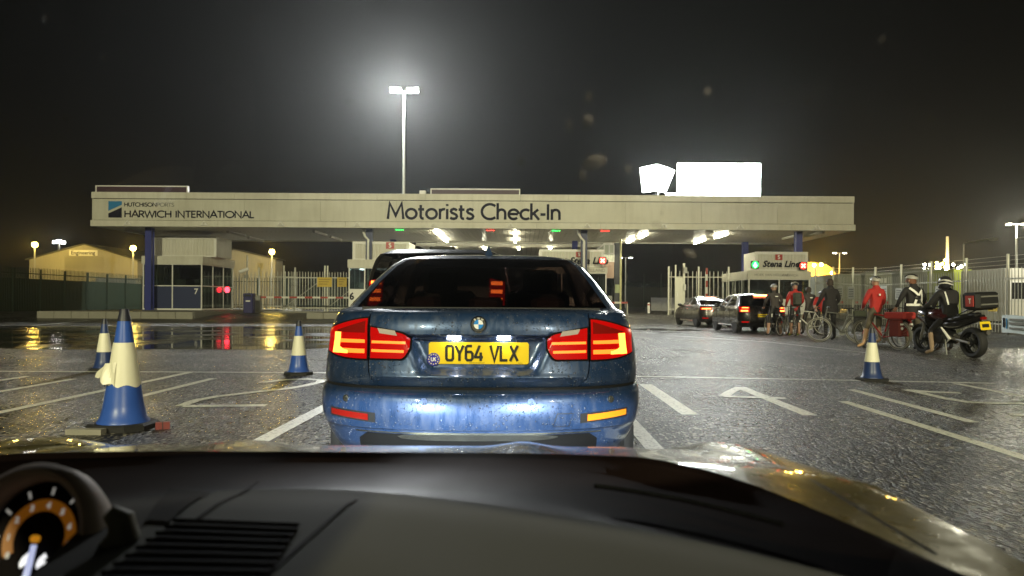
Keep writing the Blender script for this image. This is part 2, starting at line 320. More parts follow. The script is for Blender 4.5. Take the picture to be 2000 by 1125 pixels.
def ribbon(pts, w):
    n = len(pts); V2 = [Vector(p) for p in pts]; closed = (V2[0]-V2[-1]).length < 1e-5
    L, R = [], []
    for i in range(n):
        if closed:
            a, b = V2[(i-1) % (n-1)] if i else V2[n-2], V2[i+1] if i < n-1 else V2[1]
        else: a, b = V2[max(0, i-1)], V2[min(n-1, i+1)]
        d0 = (V2[i]-a) if (V2[i]-a).length > 1e-6 else (b-V2[i]); d1 = (b-V2[i]) if (b-V2[i]).length > 1e-6 else d0
        d0 = d0.normalized(); d1 = d1.normalized(); n0 = Vector((-d0.y, d0.x)); n1 = Vector((-d1.y, d1.x)); m = n0+n1
        m = n0 if m.length < 1e-3 else m.normalized(); k = min(2.2, 1/max(.3, m.dot(n0)))
        L.append(V2[i]+m*w/2*k); R.append(V2[i]-m*w/2*k)
    return L, R
def letters(txt, cap, weight, font=GL, mono=None, sx=1.0, shear=0.0, th=.012):
    """mesh builder with the text standing in the xz plane, facing -y, starting at x = 0"""
    mb = MB(); x = 0
    for ch in txt:
        if ch == ' ': x += (mono if mono else font.get(' ', ([], .36))[1])*cap*sx*(.6 if mono else 1); continue
        strokes, adv = font[ch]
        for k, st in enumerate(strokes):
            L, R = ribbon([(px*sx, py) for px, py in st], weight)
            y0 = -th-.0015*k; n = len(L)
            f = lambda p, y: (x+p.x*cap+shear*p.y*cap, y, p.y*cap)
            vs = [f(p, y0) for p in L]+[f(p, y0) for p in R]+[f(p, 0) for p in L]+[f(p, 0) for p in R]
            fs = []
            for i in range(n-1):
                fs += [(n+i, n+i+1, i+1, i), (i, i+1, 2*n+i+1, 2*n+i), (n+i+1, n+i, 3*n+i, 3*n+i+1)]
            fs += [(n, 0, 2*n, 3*n), (n-1, 2*n-1, 4*n-1, 3*n-1)]
            mb.add(vs, fs)
        x += (mono if mono else adv)*cap*sx
    return mb, x
def font_mesh(txt, size, th=.004, shear=0.0, off=0.0):
    """upright text in the built-in typeface as a mesh builder in the xz plane"""
    cu = bpy.data.curves.new('text', 'FONT'); cu.body = txt; cu.size = size; cu.shear = shear; cu.offset = off; cu.resolution_u = 2
    o = bpy.data.objects.new('text', cu); COL.objects.link(o)
    me = bpy.data.meshes.new_from_object(o.evaluated_get(bpy.context.evaluated_depsgraph_get()))
    mb = MB(); mb.add([(v.co.x, -th, v.co.y) for v in me.vertices], [list(p.vertices) for p in me.polygons])
    w = max((v.co.x for v in me.vertices), default=0)
    bpy.data.objects.remove(o); bpy.data.meshes.remove(me); bpy.data.curves.remove(cu)
    return mb, w
# ------------------------------------------------------------------ ground, markings, water
def sheet(name, fn, xs, ys, m, kind='structure', sm=True):
    mb = MB(); nx = len(xs)
    mb.add([(x, y, fn(x, y)) for y in ys for x in xs], [(j*nx+i, j*nx+i+1, (j+1)*nx+i+1, (j+1)*nx+i) for j in range(len(ys)-1) for i in range(nx-1)])
    return tag(mb.build(name, m, sm=sm), kind=kind)
ys = [-70, -20, 0, 10, 20, 30, 36]+[38+.5*i for i in range(15)]+[50, 70, 100, 150, 230]
sheet('ground', gz, [-150, -60, -30, -10, 0, 10, 30, 60, 150], ys, M_ASPH)

def ground_ribbon(name, pts, w, lift=.004, m=None):
    L, R = ribbon(pts, w); mb = MB(); n = len(L)
    mb.add([(p.x, p.y, gz(p.x, p.y)+lift) for p in L]+[(p.x, p.y, gz(p.x, p.y)+lift) for p in R], [(n+i, n+i+1, i+1, i) for i in range(n-1)])
    return tag(mb.build(name, m or M_LINE), kind='structure')
def gp(*pix): return [tuple(G(px, py).xy) for px, py in pix]
def sub(a, b, n=8): return [(a[0]+(b[0]-a[0])*i/n, a[1]+(b[1]-a[1])*i/n) for i in range(n+1)]
for pts, w in (
    ([(-13, 11.1), (-6, 11.25), (-3, 11.3)], .12), ([(-2.9, 11.3), (1.6, 11.05), (5.05, 10.6), (6.6, 10.35)], .11),
    ([(.99, 2.6), (.99, 7.0)], .14), ([(1.645, 7.27), (1.645, 9.95)], .17),
    ([(3.61, 3.0), (3.61, 8.35)], .12), ([(4.21, 6.9), (4.21, 9.5)], .12), ([(-2.05, 3.0), (-2.05, 8.2)], .14), ([(-1.45, 8.6), (-1.45, 10.9)], .14),
    ([(-5.06, 5.0), (-5.06, 11.2)], .12), ([(-4.35, 8.3), (-4.35, 10.4)], .11), ([(-6.2, 6.4), (-6.2, 10.2)], .11), ([(-7.05, 9.2), (-7.05, 10.5)], .11),
    ([(6.1, 5.0), (6.1, 8.2)], .11), ([(6.02, 8.9), (6.02, 10.3)], .11), ([(7.4, 8.0), (7.4, 10.0)], .11)):
    ground_ribbon('line_marking', sub(pts[0], pts[1], 4)+[p for p in pts[2:]] if len(pts) > 2 else pts, w)
# painted lane digits, stretched along the lane
two = gp((520, 792), (440, 793), (358, 794))
ground_ribbon('lane_number', two, .16, .0045); 
ground_ribbon('lane_number', gp((352, 794), (385, 782), (425, 775), (500, 766), (560, 760), (600, 753), (625, 747), (628, 743), (600, 741), (560, 742), (508, 748)), .12, .0062)
ground_ribbon('lane_number', gp((1583, 812), (1510, 783), (1446, 757)), .15, .0045)
ground_ribbon('lane_number', gp((1446, 757), (1428, 765), (1413, 775)), .13, .0062); ground_ribbon('lane_number', gp((1413, 775), (1470, 777), (1535, 779)), .14, .008)
ground_ribbon('lane_number', gp((1876, 768), (1820, 766), (1768, 762)), .16, .0045)
ground_ribbon('lane_number', gp((1768, 762), (1800, 768), (1850, 780), (1890, 786), (1940, 788), (2000, 789), (2080, 793)), .12, .0062); ground_ribbon('lane_number', gp((1970, 810), (2080, 816)), .14, .008)
ground_ribbon('lane_number', gp((60, 636), (110, 632), (172, 625)), .16, .0045)
ground_ribbon('line_marking', gp((1300, 655), (1500, 668), (1700, 690)), .08)
ground_ribbon('line_marking', gp((1228, 641), (1330, 643)), .25)

def blob(name, cx, cy, rx, ry, m, lift, seed, n=64):
    r = random.Random(seed); ph = [r.uniform(0, 6.28) for _ in range(6)]; mb = MB(); vs = [(cx, cy, gz(cx, cy)+lift)]
    for ring in (.5, 1):
        for i in range(n):
            a = 2*pi*i/n; k = ring*(1+.12*sin(2*a+ph[0])+.10*sin(3*a+ph[1])+.08*sin(5*a+ph[2])+.05*sin(9*a+ph[3])+.03*sin(17*a+ph[4])); x, y = cx+rx*k*cos(a), cy+ry*k*sin(a)
            vs.append((x, y, gz(x, y)+lift))
    fs = [(0, 1+i, 1+(i+1) % n) for i in range(n)]+[(1+i, 1+n+i, 1+n+(i+1) % n, 1+(i+1) % n) for i in range(n)]
    mb.add(vs, fs); return tag(mb.build(name, m), kind='structure')
blob('puddle', -14.0, 23.3, 13.5, 8.3, M_WATER, .006, 3)
blob('puddle', 5.8, 30.5, 1.6, 1.2, M_WATER, .006, 5)
blob('puddle', 4.6, 27.2, 1.1, .45, M_WATER, .006, 8)
blob('puddle', -1.2, 14.4, 1.5, .8, M_WATER, .006, 12)

def island(x0, x1, y0, y1):
    r = (y1-y0)/2; mb = MB()
    mb.X = None
    o = thing('traffic_island', None, None); o['kind'] = 'structure'
    top = [(x0, y0), (x1, y0), (x1, y1), (x0, y1)]
    z = gz(0, y0)
    B(x0+.18, x1-.18, y0+.18, y1, gz(0, y0)-.1, .445).build('paving', M_CONC, o)
    n = max(2, int((x1-x0)/.915)); w = (x1-x0)/n
    base = None
    for i in range(n):
        q = ob('kerb_stone', base, o, (x0+w*(i+.5), y0+.09, 0)) if base else B(-w/2+.006, w/2-.006, -.09, .09, gz(0, y0)-.1, .45, .03).build('kerb_stone', M_KERB, o, loc=(x0+w*(i+.5), y0+.09, 0))
        base = q.data
    m = max(2, int((y1-y0)/1.2)); h = (y1-y0-.2)/m; base = None
    for sx in (x0+.09, x1-.09):
        for i in range(m):
            p = (sx, y0+.2+h*(i+.5), 0)
            q = ob('kerb_stone', base, o, p) if base else B(-.09, .09, -h/2+.006, h/2-.006, gz(0, y0)-.1, .45, .03).build('kerb_stone', M_KERB, o, loc=p)
            base = q.data
    return o
island(-26.5, -18.0, 40.2, 60); island(-12.0, -6.4, 40.8, 60); island(.6, 5.6, 42.5, 60); island(13.6, 18.6, 43.5, 60)
B(-18, -12, 49, 49.14, .2, .40).build('kerb', M_KERB)
bpy.data.objects['kerb']['kind'] = 'structure'

# ------------------------------------------------------------------ haze
hz = bpy.data.materials.new('drizzle_haze'); hz.use_nodes = True; hn = hz.node_tree; hn.nodes.clear()
ho = hn.nodes.new('ShaderNodeOutputMaterial'); hv = hn.nodes.new('ShaderNodeVolumePrincipled'); hv.inputs['Color'].default_value = (.9, .92, .9, 1)
hv.inputs['Density'].default_value = .00045; hv.inputs['Anisotropy'].default_value = .80; hn.links.new(hv.outputs[0], ho.inputs['Volume'])
tag(B(-156, 156, -76, 236, -1, 21).build('haze', hz), kind='stuff')

# ------------------------------------------------------------------ canopy
CX0, CX1, CY0, CY1 = -26.9, 20.5, 46.0, 56.5
can = thing('canopy', 'long cream check-in canopy with dark lettering spanning the lanes', 'canopy', (0, 0, 0))
def row(name, x0, x1, n, y0, y1, z0, z1, m, parent, gap=.006, ch=0.0):
    w = (x1-x0)/n; me = None
    for i in range(n):
        p = (x0+w*(i+.5), 0, 0)
        if me is None: q = B(-w/2+gap, w/2-gap, y0, y1, z0, z1, ch).build(name, m, parent, loc=p); me = q.data
        else: ob(name, me, parent, p)
row('fascia_panel', CX0, CX1, 10, CY0, CY0+.08, 6.06, 7.36, M_CREAM, can)
row('top_trim', CX0-.02, CX1+.02, 16, CY0-.05, CY0+.12, 7.40, 7.79, M_CREAM2, can)
row('bottom_trim', CX0-.05, CX1+.08, 12, CY0-.09, CY0+.12, 5.66, 6.03, M_CREAM2, can)
B(CX0+.05, CX1-.05, CY0+.09, CY0+.11, 5.7, 7.75).build('backing_sheet', M_DARKM, can)
row('soffit_panel', CX0, CX1, 158, CY0+.14, CY1, 5.70, 5.74, M_SOFF, can, .012)
B(CX0, CX1, CY0+.14, CY1, 5.76, 7.30).build('roof_deck', M_DARKM, can)
B(CX0, CX1, CY1+.003, CY1+.1, 5.62, 7.35).build('rear_fascia', M_CREAM, can)
for sx in (CX0, CX1): B(sx-.06, sx+.06, CY0+.13, CY1-.01, 5.68, 7.76).build('end_fascia', M_CREAM, can)
for x in [CX0+2.3+4.75*i for i in range(10)]:   # small floodlight brackets on the bottom trim
    mb = MB(); mb.tube([(x-.22, CY0-.16, 5.74), (x, CY0-.16, 6.0)], .03, 6); mb.tube([(x+.22, CY0-.16, 5.74), (x, CY0-.165, 6.0)], .03, 6); mb.tube([(x-.22, CY0-.16, 5.76), (x+.22, CY0-.16, 5.76)], .025, 6); mb.ell((x-.1, CY0-.17, 5.84), (.07, .06, .07), 8, 6); mb.ell((x+.1, CY0-.17, 5.84), (.07, .06, .07), 8, 6)
    mb.build('lamp_bracket', M_OFFW, can)
# columns and drainpipes
def column(x, y, m, pipe):
    mb = MB(); mb.box(x-.2, x+.2, y-.21, y-.17, .3, 5.70); mb.box(x-.2, x+.2, y+.17, y+.21, .3, 5.70); mb.box(x-.16, x+.16, y-.166, y+.166, .3, 5.70); mb.box(x-.32, x+.32, y-.32, y+.32, .42, .47)
    c = mb.build('column', m, can)
    if pipe:
        MB().tube([(x-.36, y-.1, 5.69), (x-.36, y-.1, 5.5), (x-.22, y-.32, 5.2), (x-.02, y-.34, 5.0), (x-.02, y-.34, .6)], .075, 8).build('drainpipe', M_OFFW, c, sm=True)
column(-23.9, 47.2, M_BLUEC, False); column(-9.87, 47.2, M_NAVY, True); column(3.82, 47.2, M_NAVY, True); column(17.5, 47.2, M_BLUEC, False)
for x in (-23.9, -9.8, 3.8, 16.55): column(x, 55.4, M_BLUEC, False)
# rear canopy over the middle lanes
rc = thing('rear_canopy', 'lower lit canopy roof behind the middle lanes', 'canopy', (0, 0, 0))
row('soffit_panel', -8.2, 6.2, 36, 57.0, 72, 5.42, 5.46, M_SOFF, rc, .012)
row('fascia_panel', -8.3, 6.3, 4, 56.75, 56.9, 5.36, 5.60, M_CREAM, rc)
B(-8.2, 6.2, 57.0, 72, 5.48, 5.60).build('roof_deck', M_DARKM, rc); B(-8.2, 6.2, 72.003, 72.1, 5.0, 5.6).build('rear_fascia', M_CREAM, rc)
for x in (-7.9, 5.9): B(x-.15, x+.15, 71, 71.3, .3, 5.42).build('column', M_GREY, rc)
# lettering
def put(mb, name, m, parent, x, y, z): return mb.build(name, m, parent, loc=(x, y, z))
mb, w = letters('Motorists Check-In', .98, .165, th=.02)
k = (P(1097, 430, 46).x-P(757, 430, 46).x)/w
mb, w = letters('Motorists Check-In', .98, .165, sx=k, th=.02)
put(mb, 'lettering', M_TEXTD, can, P(757, 430, 46).x, CY0-.002, 6.22)
mb, w = letters('HARWICH INTERNATIONAL', .41, .20, th=.015); k = (P(497, 424, 46).x-P(243, 424, 46).x)/w
mb, w = letters('HARWICH INTERNATIONAL', .41, .20, sx=k, th=.015); put(mb, 'lettering', M_TEXTD, can, P(243, 424, 46).x, CY0-.002, 6.23)
mb, w = letters('HUTCHISON', .24, .20, sx=.92, th=.015); x0 = P(243, 400, 46).x; k = .92*(P(309, 0, 46).x-x0)/w
mb, w = letters('HUTCHISON', .24, .20, sx=k, th=.015); put(mb, 'lettering', M_TEXTD, can, x0, CY0-.002, 6.90)
mb, w2 = letters('PORTS', .24, .15, sx=k, th=.015); put(mb, 'lettering', M_TEXTG, can, x0+w, CY0-.002, 6.90)
lx0, lx1 = P(212, 400, 46).x, P(238, 400, 46).x
MB().prism([(lx0, 6.62), (lx0, 7.22), (lx1, 7.22), (lx1, 7.0)], CY0-.02, CY0-.002).build('logo', M_LBLUE, can)
MB().prism([(lx0, 6.20), (lx1, 6.20), (lx1, 6.84), (lx0, 6.46)], CY0-.02, CY0-.002).build('logo', M_TEXTD, can)

# roof-top boxes
def roof_sign(x0, x1, z0, z1, y, label):
    t = thing('roof_sign', label, 'sign', ((x0+x1)/2, y, z0), 0, 'dark sign boxes on the canopy roof'); w = (x1-x0)/2; h = z1-z0
    B(-w+.05, w-.05, .02, .18, 0, h-.05).build('panel', M_MAROON, t)
    mb = MB(); mb.box(-w, -w+.07, -.02, .2, 0, h); mb.box(w-.07, w, -.02, .2, 0, h); mb.box(-w+.07, w-.07, -.02, .2, h-.07, h); mb.build('frame', M_OFFW, t)
    return t
roof_sign(P(183, 360, 47).x, P(364, 360, 47).x, 7.4, P(183, 361, 47).z, 47.2, 'dark maroon sign box above the left end of the canopy')
roof_sign(P(840, 367, 47).x, P(1016, 367, 47).x, 7.4, P(840, 367, 47).z, 47.2, 'dark maroon sign box above the canopy lettering in the middle')
tag(B(P(819, 370, 48).x, P(831, 370, 48).x, 48, 48.4, 7.3, P(825, 372, 48).z, .02).build('vent_box', M_OFFW), 'small pale box on the canopy roof left of the middle sign', 'box')
E_BOARD = emat('lit_board', (.96, 1.0, .98), 42)
bb = thing('billboard', 'wide glowing white display board on the canopy roof', 'billboard', (P(1404, 380, 47).x, 47, 7.79))
bw = P(1485, 350, 47).x-P(1323, 350, 47).x; bh = P(1404, 319, 47).z-7.79
B(-bw/2, bw/2, -.02, .02, .02, bh).build('lit_face', E_BOARD, bb); B(-bw/2-.01, bw/2+.01, .022, .3, 0, bh+.01).build('casing', M_GREY, bb)
fan = thing('fan_sign', 'glowing white fan of tilted panels on the canopy roof', 'sign', (P(1283, 376, 47).x, 47, 7.79))
def rel(px, py): q = P(px, py, 47); return (q.x-fan.location.x, q.z-7.79)
quads = [[(1250, 328), (1255, 376), (1278, 373), (1282, 321)], [(1276, 373.5), (1288, 374), (1304, 328), (1284, 321.5)], [(1286, 373.5), (1299, 377), (1317, 334), (1301, 327)]]
for i, q in enumerate(quads):
    MB().prism([rel(*p) for p in q], -.02-.07*i, .04-.07*i).build('lit_panel', E_BOARD, fan)
mb = MB(); mb.box(-.5, .8, .1, .2, -.3, .12); mb.tube([(.1, .12, -.3), (.1, .12, 1.2)], .06, 6); mb.build('bracket', M_GREY, fan)
B(rel(1301, 376)[0], rel(1322, 376)[0], -.01, .05, .16, .30).build('lit_strip', E_BOARD, fan)

# fluorescent battens
E_TUBE = emat('fluorescent_tube', (1.0, .93, .68), 55); E_TUBE_OFF = mat('unlit_diffuser', (.5, .47, .40), .4)
def batten(x, y, z, on, label, grp, L=3.0, rz=pi/2, parent=None):
    t = thing('fluorescent_light', label, 'ceiling light', (x, y, z), rz, grp)
    B(-L/2-.03, L/2+.03, -.10, .10, -.06, 0).build('housing', M_OFFW, t); B(-L/2, L/2, -.085, .085, -.16, -.062, .02).build('diffuser', E_TUBE if on else E_TUBE_OFF, t)
    return t
def soffit_at(px, py, z):
    r = ray(px, py); d = (z-CAMZ)/r.z; return r.x*d, d
LB = ['left of the two nearer', 'deeper']
spec = [(856, 456, 1, 'front lit batten above the blue car, left pair'), (869, 468, 1, 'rear lit batten above the blue car, left pair'), (1006, 457, 1, 'front lit batten above the blue car roof centre'), (1006, 469, 1, 'rear lit batten above the blue car roof centre'),
        (1256, 460, 1, 'front lit batten right of the middle column'), (1231, 470, 1, 'rear lit batten right of the middle column'), (1408, 460, 1, 'front lit batten above the silver saloon car'), (1366, 471, 1, 'rear lit batten above the silver saloon car'),
        (1545, 463, 0, 'unlit batten just left of the right blue column'), (1590, 458, 0, 'unlit batten at the right end of the canopy'),
        (625, 456, 0, 'front unlit batten left of the pipe column'), (656, 466, 0, 'rear unlit batten left of the pipe column'), (462, 457, 0, 'front unlit batten over the booth marked 7'), (500, 467, 0, 'rear unlit batten over the booth marked 7'), (270, 454, 0, 'unlit batten at the left end of the canopy')]
for px, py, on, lb in spec:
    x, y = soffit_at(px, py, 5.62); batten(x, min(56, max(46.9, y)), 5.70, on, lb, 'fluorescent battens under the canopy')
for px, lb in ((884, 'lit tube on the rear canopy ceiling, leftmost of four'), (946, 'lit tube on the rear canopy ceiling behind the roof antenna'), (1013, 'lit tube on the rear canopy ceiling right of the antenna'), (1075, 'lit tube on the rear canopy ceiling nearest the sign booth')):
    x, y = soffit_at(px, 483, 5.38); batten(x, y, 5.42, 1, lb, 'tubes under the rear canopy', 2.2)
# signal lamps tucked behind the bottom trim
E_GRN = emat('green_signal', (.02, 1, .12), 18); E_RED = emat('red_glow', (1, .03, .02), 22)
for px, m, lb in ((780, E_GRN, 'green signal lamp under the canopy edge left of the blue car roof'), (958, E_RED, 'red signal lamp under the canopy edge above the blue car'), (1086, E_GRN, 'green signal lamp under the canopy edge left of the middle column'), (1182, E_RED, 'red signal lamp under the canopy edge right of the middle column')):
    t = thing('signal_lamp', lb, 'signal', (P(px, 449, 46.4).x, 46.45, 5.69), 0, 'signals under the canopy edge')
    B(-.3, .3, -.02, .05, -.15, -.11).build('housing', M_BLACK, t); B(-.26, .26, -.015, .045, -.108, -.098).build('lens', m, t); MB().tube([(-.28, .03, -.11), (-.28, .03, 0)], .015, 6).build('bracket', M_GREY, t)

# ------------------------------------------------------------------ booths
E_ROOM = emat('booth_ceiling_lamp', (.80, .97, 1.0), 9)
def corrugated(x0, x1, z0, z1, y, pitch=.2, dep=.035):
    mb = MB(); n = int((x1-x0)/pitch); w = (x1-x0)/n; pts = []
    for i in range(n): a = x0+w*i; pts += [(a, y), (a+w*.55, y), (a+w*.65, y+dep), (a+w*.9, y+dep)]
    pts.append((x1, y)); k = len(pts)
    mb.add([(p[0], p[1], z0) for p in pts]+[(p[0], p[1], z1) for p in pts], [(i, i+1, k+i+1, k+i) for i in range(k-1)]); return mb
def booth(label, x0, x1, y0, y1, z0, sill, wtop, top, low, nf, ns, side, sign=None, lit=False, band=M_CREAM2):
    """side: -1 the left flank is seen, +1 the right flank"""
    t = thing('ticket_booth', label, 'booth', ((x0+x1)/2, y0, z0)); w = (x1-x0)/2; D = y1-y0; f = .07
    s, a, b = sill-z0, wtop-z0, top-z0
    B(-w, w, 0, D, -.02, .10).build('plinth', M_OFFW, t)
    B(-w+.2, w-.2, .2, D-.2, .10, .13).build('floor_slab', M_DARKM, t)
    W = 2*w
    for i in range(nf):     # front
        c0, c1 = -w+W*i/nf, -w+W*(i+1)/nf
        B(c0+f/2+.004, c1-f/2-.004, .02, .06, .105, s-.005).build('lower_panel', low, t)
        B(c0+f/2, c1-f/2, .03, .045, s+.03, a-.03).build('window_pane', M_PGLASS, t)
    for sx in (-1, 1):
        for i in range(ns):
            c0, c1 = D*i/ns, D*(i+1)/ns
            B(sx*(w-.04)-.02, sx*(w-.04)+.02, c0+f, c1-f/2, .105, s-.005).build('lower_panel', low if sx != side else M_PGLASS, t)
            B(sx*(w-.04)-.008, sx*(w-.04)+.008, c0+f, c1-f/2, s+.03, a-.03).build('window_pane', M_PGLASS, t)
    mb = MB()
    for i in range(nf+1): c = -w+W*i/nf; c = min(max(c, -w+f/2), w-f/2); mb.box(c-f/2, c+f/2, 0, f, .10, a)
    for sx in (-1, 1):
        for i in range(1, ns+1): c = min(D*i/ns, D-f/2); mb.box(sx*(w-f/2)-f/2, sx*(w-f/2)+f/2, c-f/2, c+f/2, .10, a)
        mb.box(sx*(w-f/2)-f/2+.004, sx*(w-f/2)+f/2-.004, f, D-f, s-.03, s+.03); mb.box(sx*(w-f/2)-f/2+.004, sx*(w-f/2)+f/2-.004, f, D-f, a-.035, a-.002)
    mb.box(-w+f, w-f, .004, f-.004, s-.03, s+.03); mb.box(-w+f, w-f, .004, f-.004, a-.035, a-.002)
    mb.build('window_frame', M_OFFW, t)
    B(-w-.06, w+.06, -.06, D+.05, a, b).build('fascia_band', band, t)
    B(-w+.1, w-.1, D-.12, D-.08, .13, a-.01).build('rear_wall', M_WHITE, t)
    mb = MB(); mb.box(-w+.15, w-.15, .25, .8, s-.12, s-.07); mb.box(-w+.15, w-.15, D*.5, D*.5+.06, .13, s+.5); mb.box(-.3, .15, .4, .45, s-.07, s+.35); mb.build('counter', M_GREY, t)
    mb = MB(); mb.tube([(.45, 1.3, s-.4), (.45, 1.3, s+.15)], .2, 8); mb.box(.2, .75, 1.5, 1.6, s-.5, s+.5); mb.build('chair', M_DARKM, t)
    if lit: B(-w+.4, w-.4, D*.3, D*.45, a-.06, a-.01).build('ceiling_lamp', E_ROOM, t)
    if sign:
        sx0, sx1, sz0, sz1, sy0, sy1 = sign; cx = (x0+x1)/2
        X0, X1, Z0, Z1, Y0, Y1 = sx0-cx, sx1-cx, sz0-z0, sz1-z0, sy0-y0, sy1-y0
        g = B(X0+.02, X1-.02, Y0+.08, Y1, Z0, Z1-.01).build('sign_box', M_WHITE, t)
        mb = MB(); q = .16
        mb.box(X0, X0+q, Y0-.02, Y0+.078, Z0, Z1); mb.box(X1-q, X1, Y0-.02, Y0+.078, Z0, Z1); mb.box(X0+q, X1-q, Y0-.02, Y0+.078, Z1-q, Z1); mb.box(X0+q, X1-q, Y0-.02, Y0+.078, Z0, Z0+.08); mb.build('rim', M_OFFW, g)
        corrugated(X0+q+.005, X1-q-.005, Z0+.085, Z1-q-.005, Y0+.02).build('corrugated_face', M_WHITE, g)
        # flag emblem
    return t
def emblem(t, x, y, z, s):
    e = B(x-s*.62, x+s*.62, y-.03, y, z, z+s).build('flag_emblem', M_REDP, t)
    mb, w = letters('S', s*.62, .24, th=.012); mb.build('emblem_letter', M_OFFW, e, loc=(x-w/2, y-.031, z+s*.2))
def line_words(t, x, y, z, size):
    mb, w = font_mesh('Stena Line', size, .012, .28, .018); return mb.build('lettering', M_TEXTD, t, loc=(x, y, z)), w
# booth 7
b7 = booth('navy and white ticket booth marked 7 with glass side', -24.75, -20.9, 48.0, 53.2, .45, 2.02, 3.42, 3.95, M_NAVY, 2, 3, 1, (-24.55, -20.35, 3.96, 5.30, 48.9, 51.5))
c7 = -22.825
mb, w = font_mesh('7', .5, .008, 0, .012); mb.build('number', M_OFFW, b7, loc=(P(379, 573, 48).x-c7, .015, P(379, 574, 48).z-.45))
mb, w = font_mesh('8', .5, .008, 0, .012); mb.build('number', M_OFFW, b7, loc=(P(282, 573, 48).x-c7, .015, P(282, 577, 48).z-.45))
E_REFLR = emat('red_reflection', (1, .03, .05), 14)  # added glowing bars in place of a red reflection in the booth glass
t = thing('red_glow', 'round red glow added for a reflection at the glass flank of booth 7', 'signal', (P(444, 566, 51.5).x, 51.5, P(444, 566, 51.5).z))
MB().lathe([(.22, -.02), (.22, .06)], (0, 0, 0), 'y', 16).build('housing', M_BLACK, t)
for i, zz in enumerate((-.16, -.08, 0, .08, .16)): B(-sqrt(.205**2-zz**2)+.02, sqrt(.205**2-zz**2)-.02, -.04, -.022, zz-.025, zz+.025).build('lit_bar', E_REFLR, t)
MB().tube([(.3, .05, 0), (.3, .05, -1.9)], .04, 8).build('post', M_GREY, t)
# booth 6
b6 = booth('white ticket booth marked 6 beside the dark people carrier', -11.05, -7.0, 46.6, 51.0, .45, 1.83, 3.2, 3.72, M_OFFW, 4, 3, 1, (-10.95, -7.35, 3.73, 4.9, 47.2, 50), lit=True)
emblem(b6, P(762, 487, 47.2).x+9.025, .6, 4.0, .42)
mb, w = font_mesh('6', .62, .008, 0, .02); mb.build('number', M_TEXTD, b6, loc=(P(682, 584, 46.6).x+9.025, .015, P(682, 585, 46.6).z-.45))
y6 = MB().prism([(P(px, py, 46.5).x+9.025, P(px, py, 46.5).z-.45) for px, py in ((690, 588), (696, 586), (712, 587), (719, 592), (719, 610), (712, 618), (694, 617), (688, 606))], -.05, .012).build('warning_sign', M_YEL, b6)
B(P(696, 602, 46.5).x+9.025, P(714, 602, 46.5).x+9.025, -.06, -.051, P(694, 604, 46.5).z-.45, P(694, 601, 46.5).z-.45).build('print_line', M_TEXTD, y6)
# booth 3
b3 = booth('white ticket booth marked 3 behind the blue car right side', 1.0, 5.35, 47.9, 52.5, .45, 1.42, 3.0, 3.40, M_OFFW, 3, 3, -1, (1.0, 5.2, 3.42, 4.55, 48.2, 51), lit=False)
x3 = 3.175
emblem(b3, P(1131, 497, 48.2).x-x3, .3, 4.55-.45-.5, .34)
line_words(b3, P(1112, 515, 48.2).x-x3, .30, P(1112, 515, 48.2).z-.45, .60)
mb, w = font_mesh('HOEK VAN HOLLAND', .30, .006); mb.build('lettering', M_TEXTG, b3, loc=(P(1182, 531, 47.8).x-x3-w, -.062, 3.05-.45+.03))
mb, w = font_mesh('3', .62, .006, 0, .01); mb.build('number', M_TEXTG, b3, loc=(P(1173, 597, 47.9).x-x3, .015, P(1173, 598, 47.9).z-.45))
# booth right
b1 = booth('cream ticket booth with ferry lettering right of the two cars', 14.1, 17.95, 46.4, 52.4, .45, 1.36, 2.63, 3.16, M_OFFW, 2, 4, -1, (14.55, 17.85, 3.17, 4.36, 46.5, 49.0), lit=False)
x1 = 16.025
emblem(b1, P(1521, 507, 46.5).x-x1, .1, P(1521, 508, 46.5).z-.45, .36)
line_words(b1, P(1489, 521, 46.5).x-x1, .10, P(1489, 521, 46.5).z-.45, .55)
mb, w = font_mesh('HOEK VAN HOLLAND', .22, .006); mb.build('lettering', M_TEXTG, b1, loc=(P(1474, 539, 46.3).x-x1, -.062, P(1474, 539, 46.3).z-.45))
mb, w = font_mesh('HARWICH', .22, .006); mb.build('lettering', M_TEXTG, b1, loc=(P(1527, 540, 46.3).x-x1, -.062, P(1527, 540, 46.3).z-.45))
for i in range(2): B(-1.75+.42*i, -1.4+.42*i, .075, .08, 1.0, 1.5).build('notice', mat('pale_notice', (.55, .6, .66), .5), b1)

# lane signals with LED crosses and arrow
def lane_signal(px, py, d, kind, label):
    q = P(px, py, d); t = thing('lane_signal', label, 'signal', q, 0, 'lane signals on the booths')
    B(-.24, .24, 0, .18, -.24, .24, .03).build('housing', M_BLACK, t)
    MB().tube([(0, .18, -.1), (0, .5, -.1)], .03, 6).build('bracket', M_GREY, t)
    E = emat('red_led', (1, .10, .07), 24) if kind == 'x' else emat('green_led', (.10, 1, .25), 24)
    Eg = emat('red_lens', (1, .03, .02), 5) if kind == 'x' else emat('green_lens', (.02, 1, .1), 5)
    MB().lathe([(.21, -.012), (.21, -.002)], (0, 0, 0), 'y', 20).build('lens', Eg, t)
    strokes = [[(-.12, -.12), (.12, .12)], [(-.12, .12), (.12, -.12)]] if kind == 'x' else [[(0, .14), (0, -.13)], [(-.11, -.02), (0, -.14), (.11, -.02)]]
    mb = MB()
    for k, s in enumerate(strokes):
        L, R = ribbon(s, .075); n = len(L); mb.add([(p.x, -.02-.003*k, p.y) for p in L+R], [(n+i, n+i+1, i+1, i) for i in range(n-1)])
    mb.build('led_symbol', E, t)
lane_signal(1177, 509, 46.9, 'x', 'red cross lane signal beside the booth marked 3')
lane_signal(1475, 517, 46.1, 'a', 'green arrow lane signal left of the ferry lettering')
lane_signal(1569, 519, 46.1, 'x', 'red cross lane signal right of the right blue column')
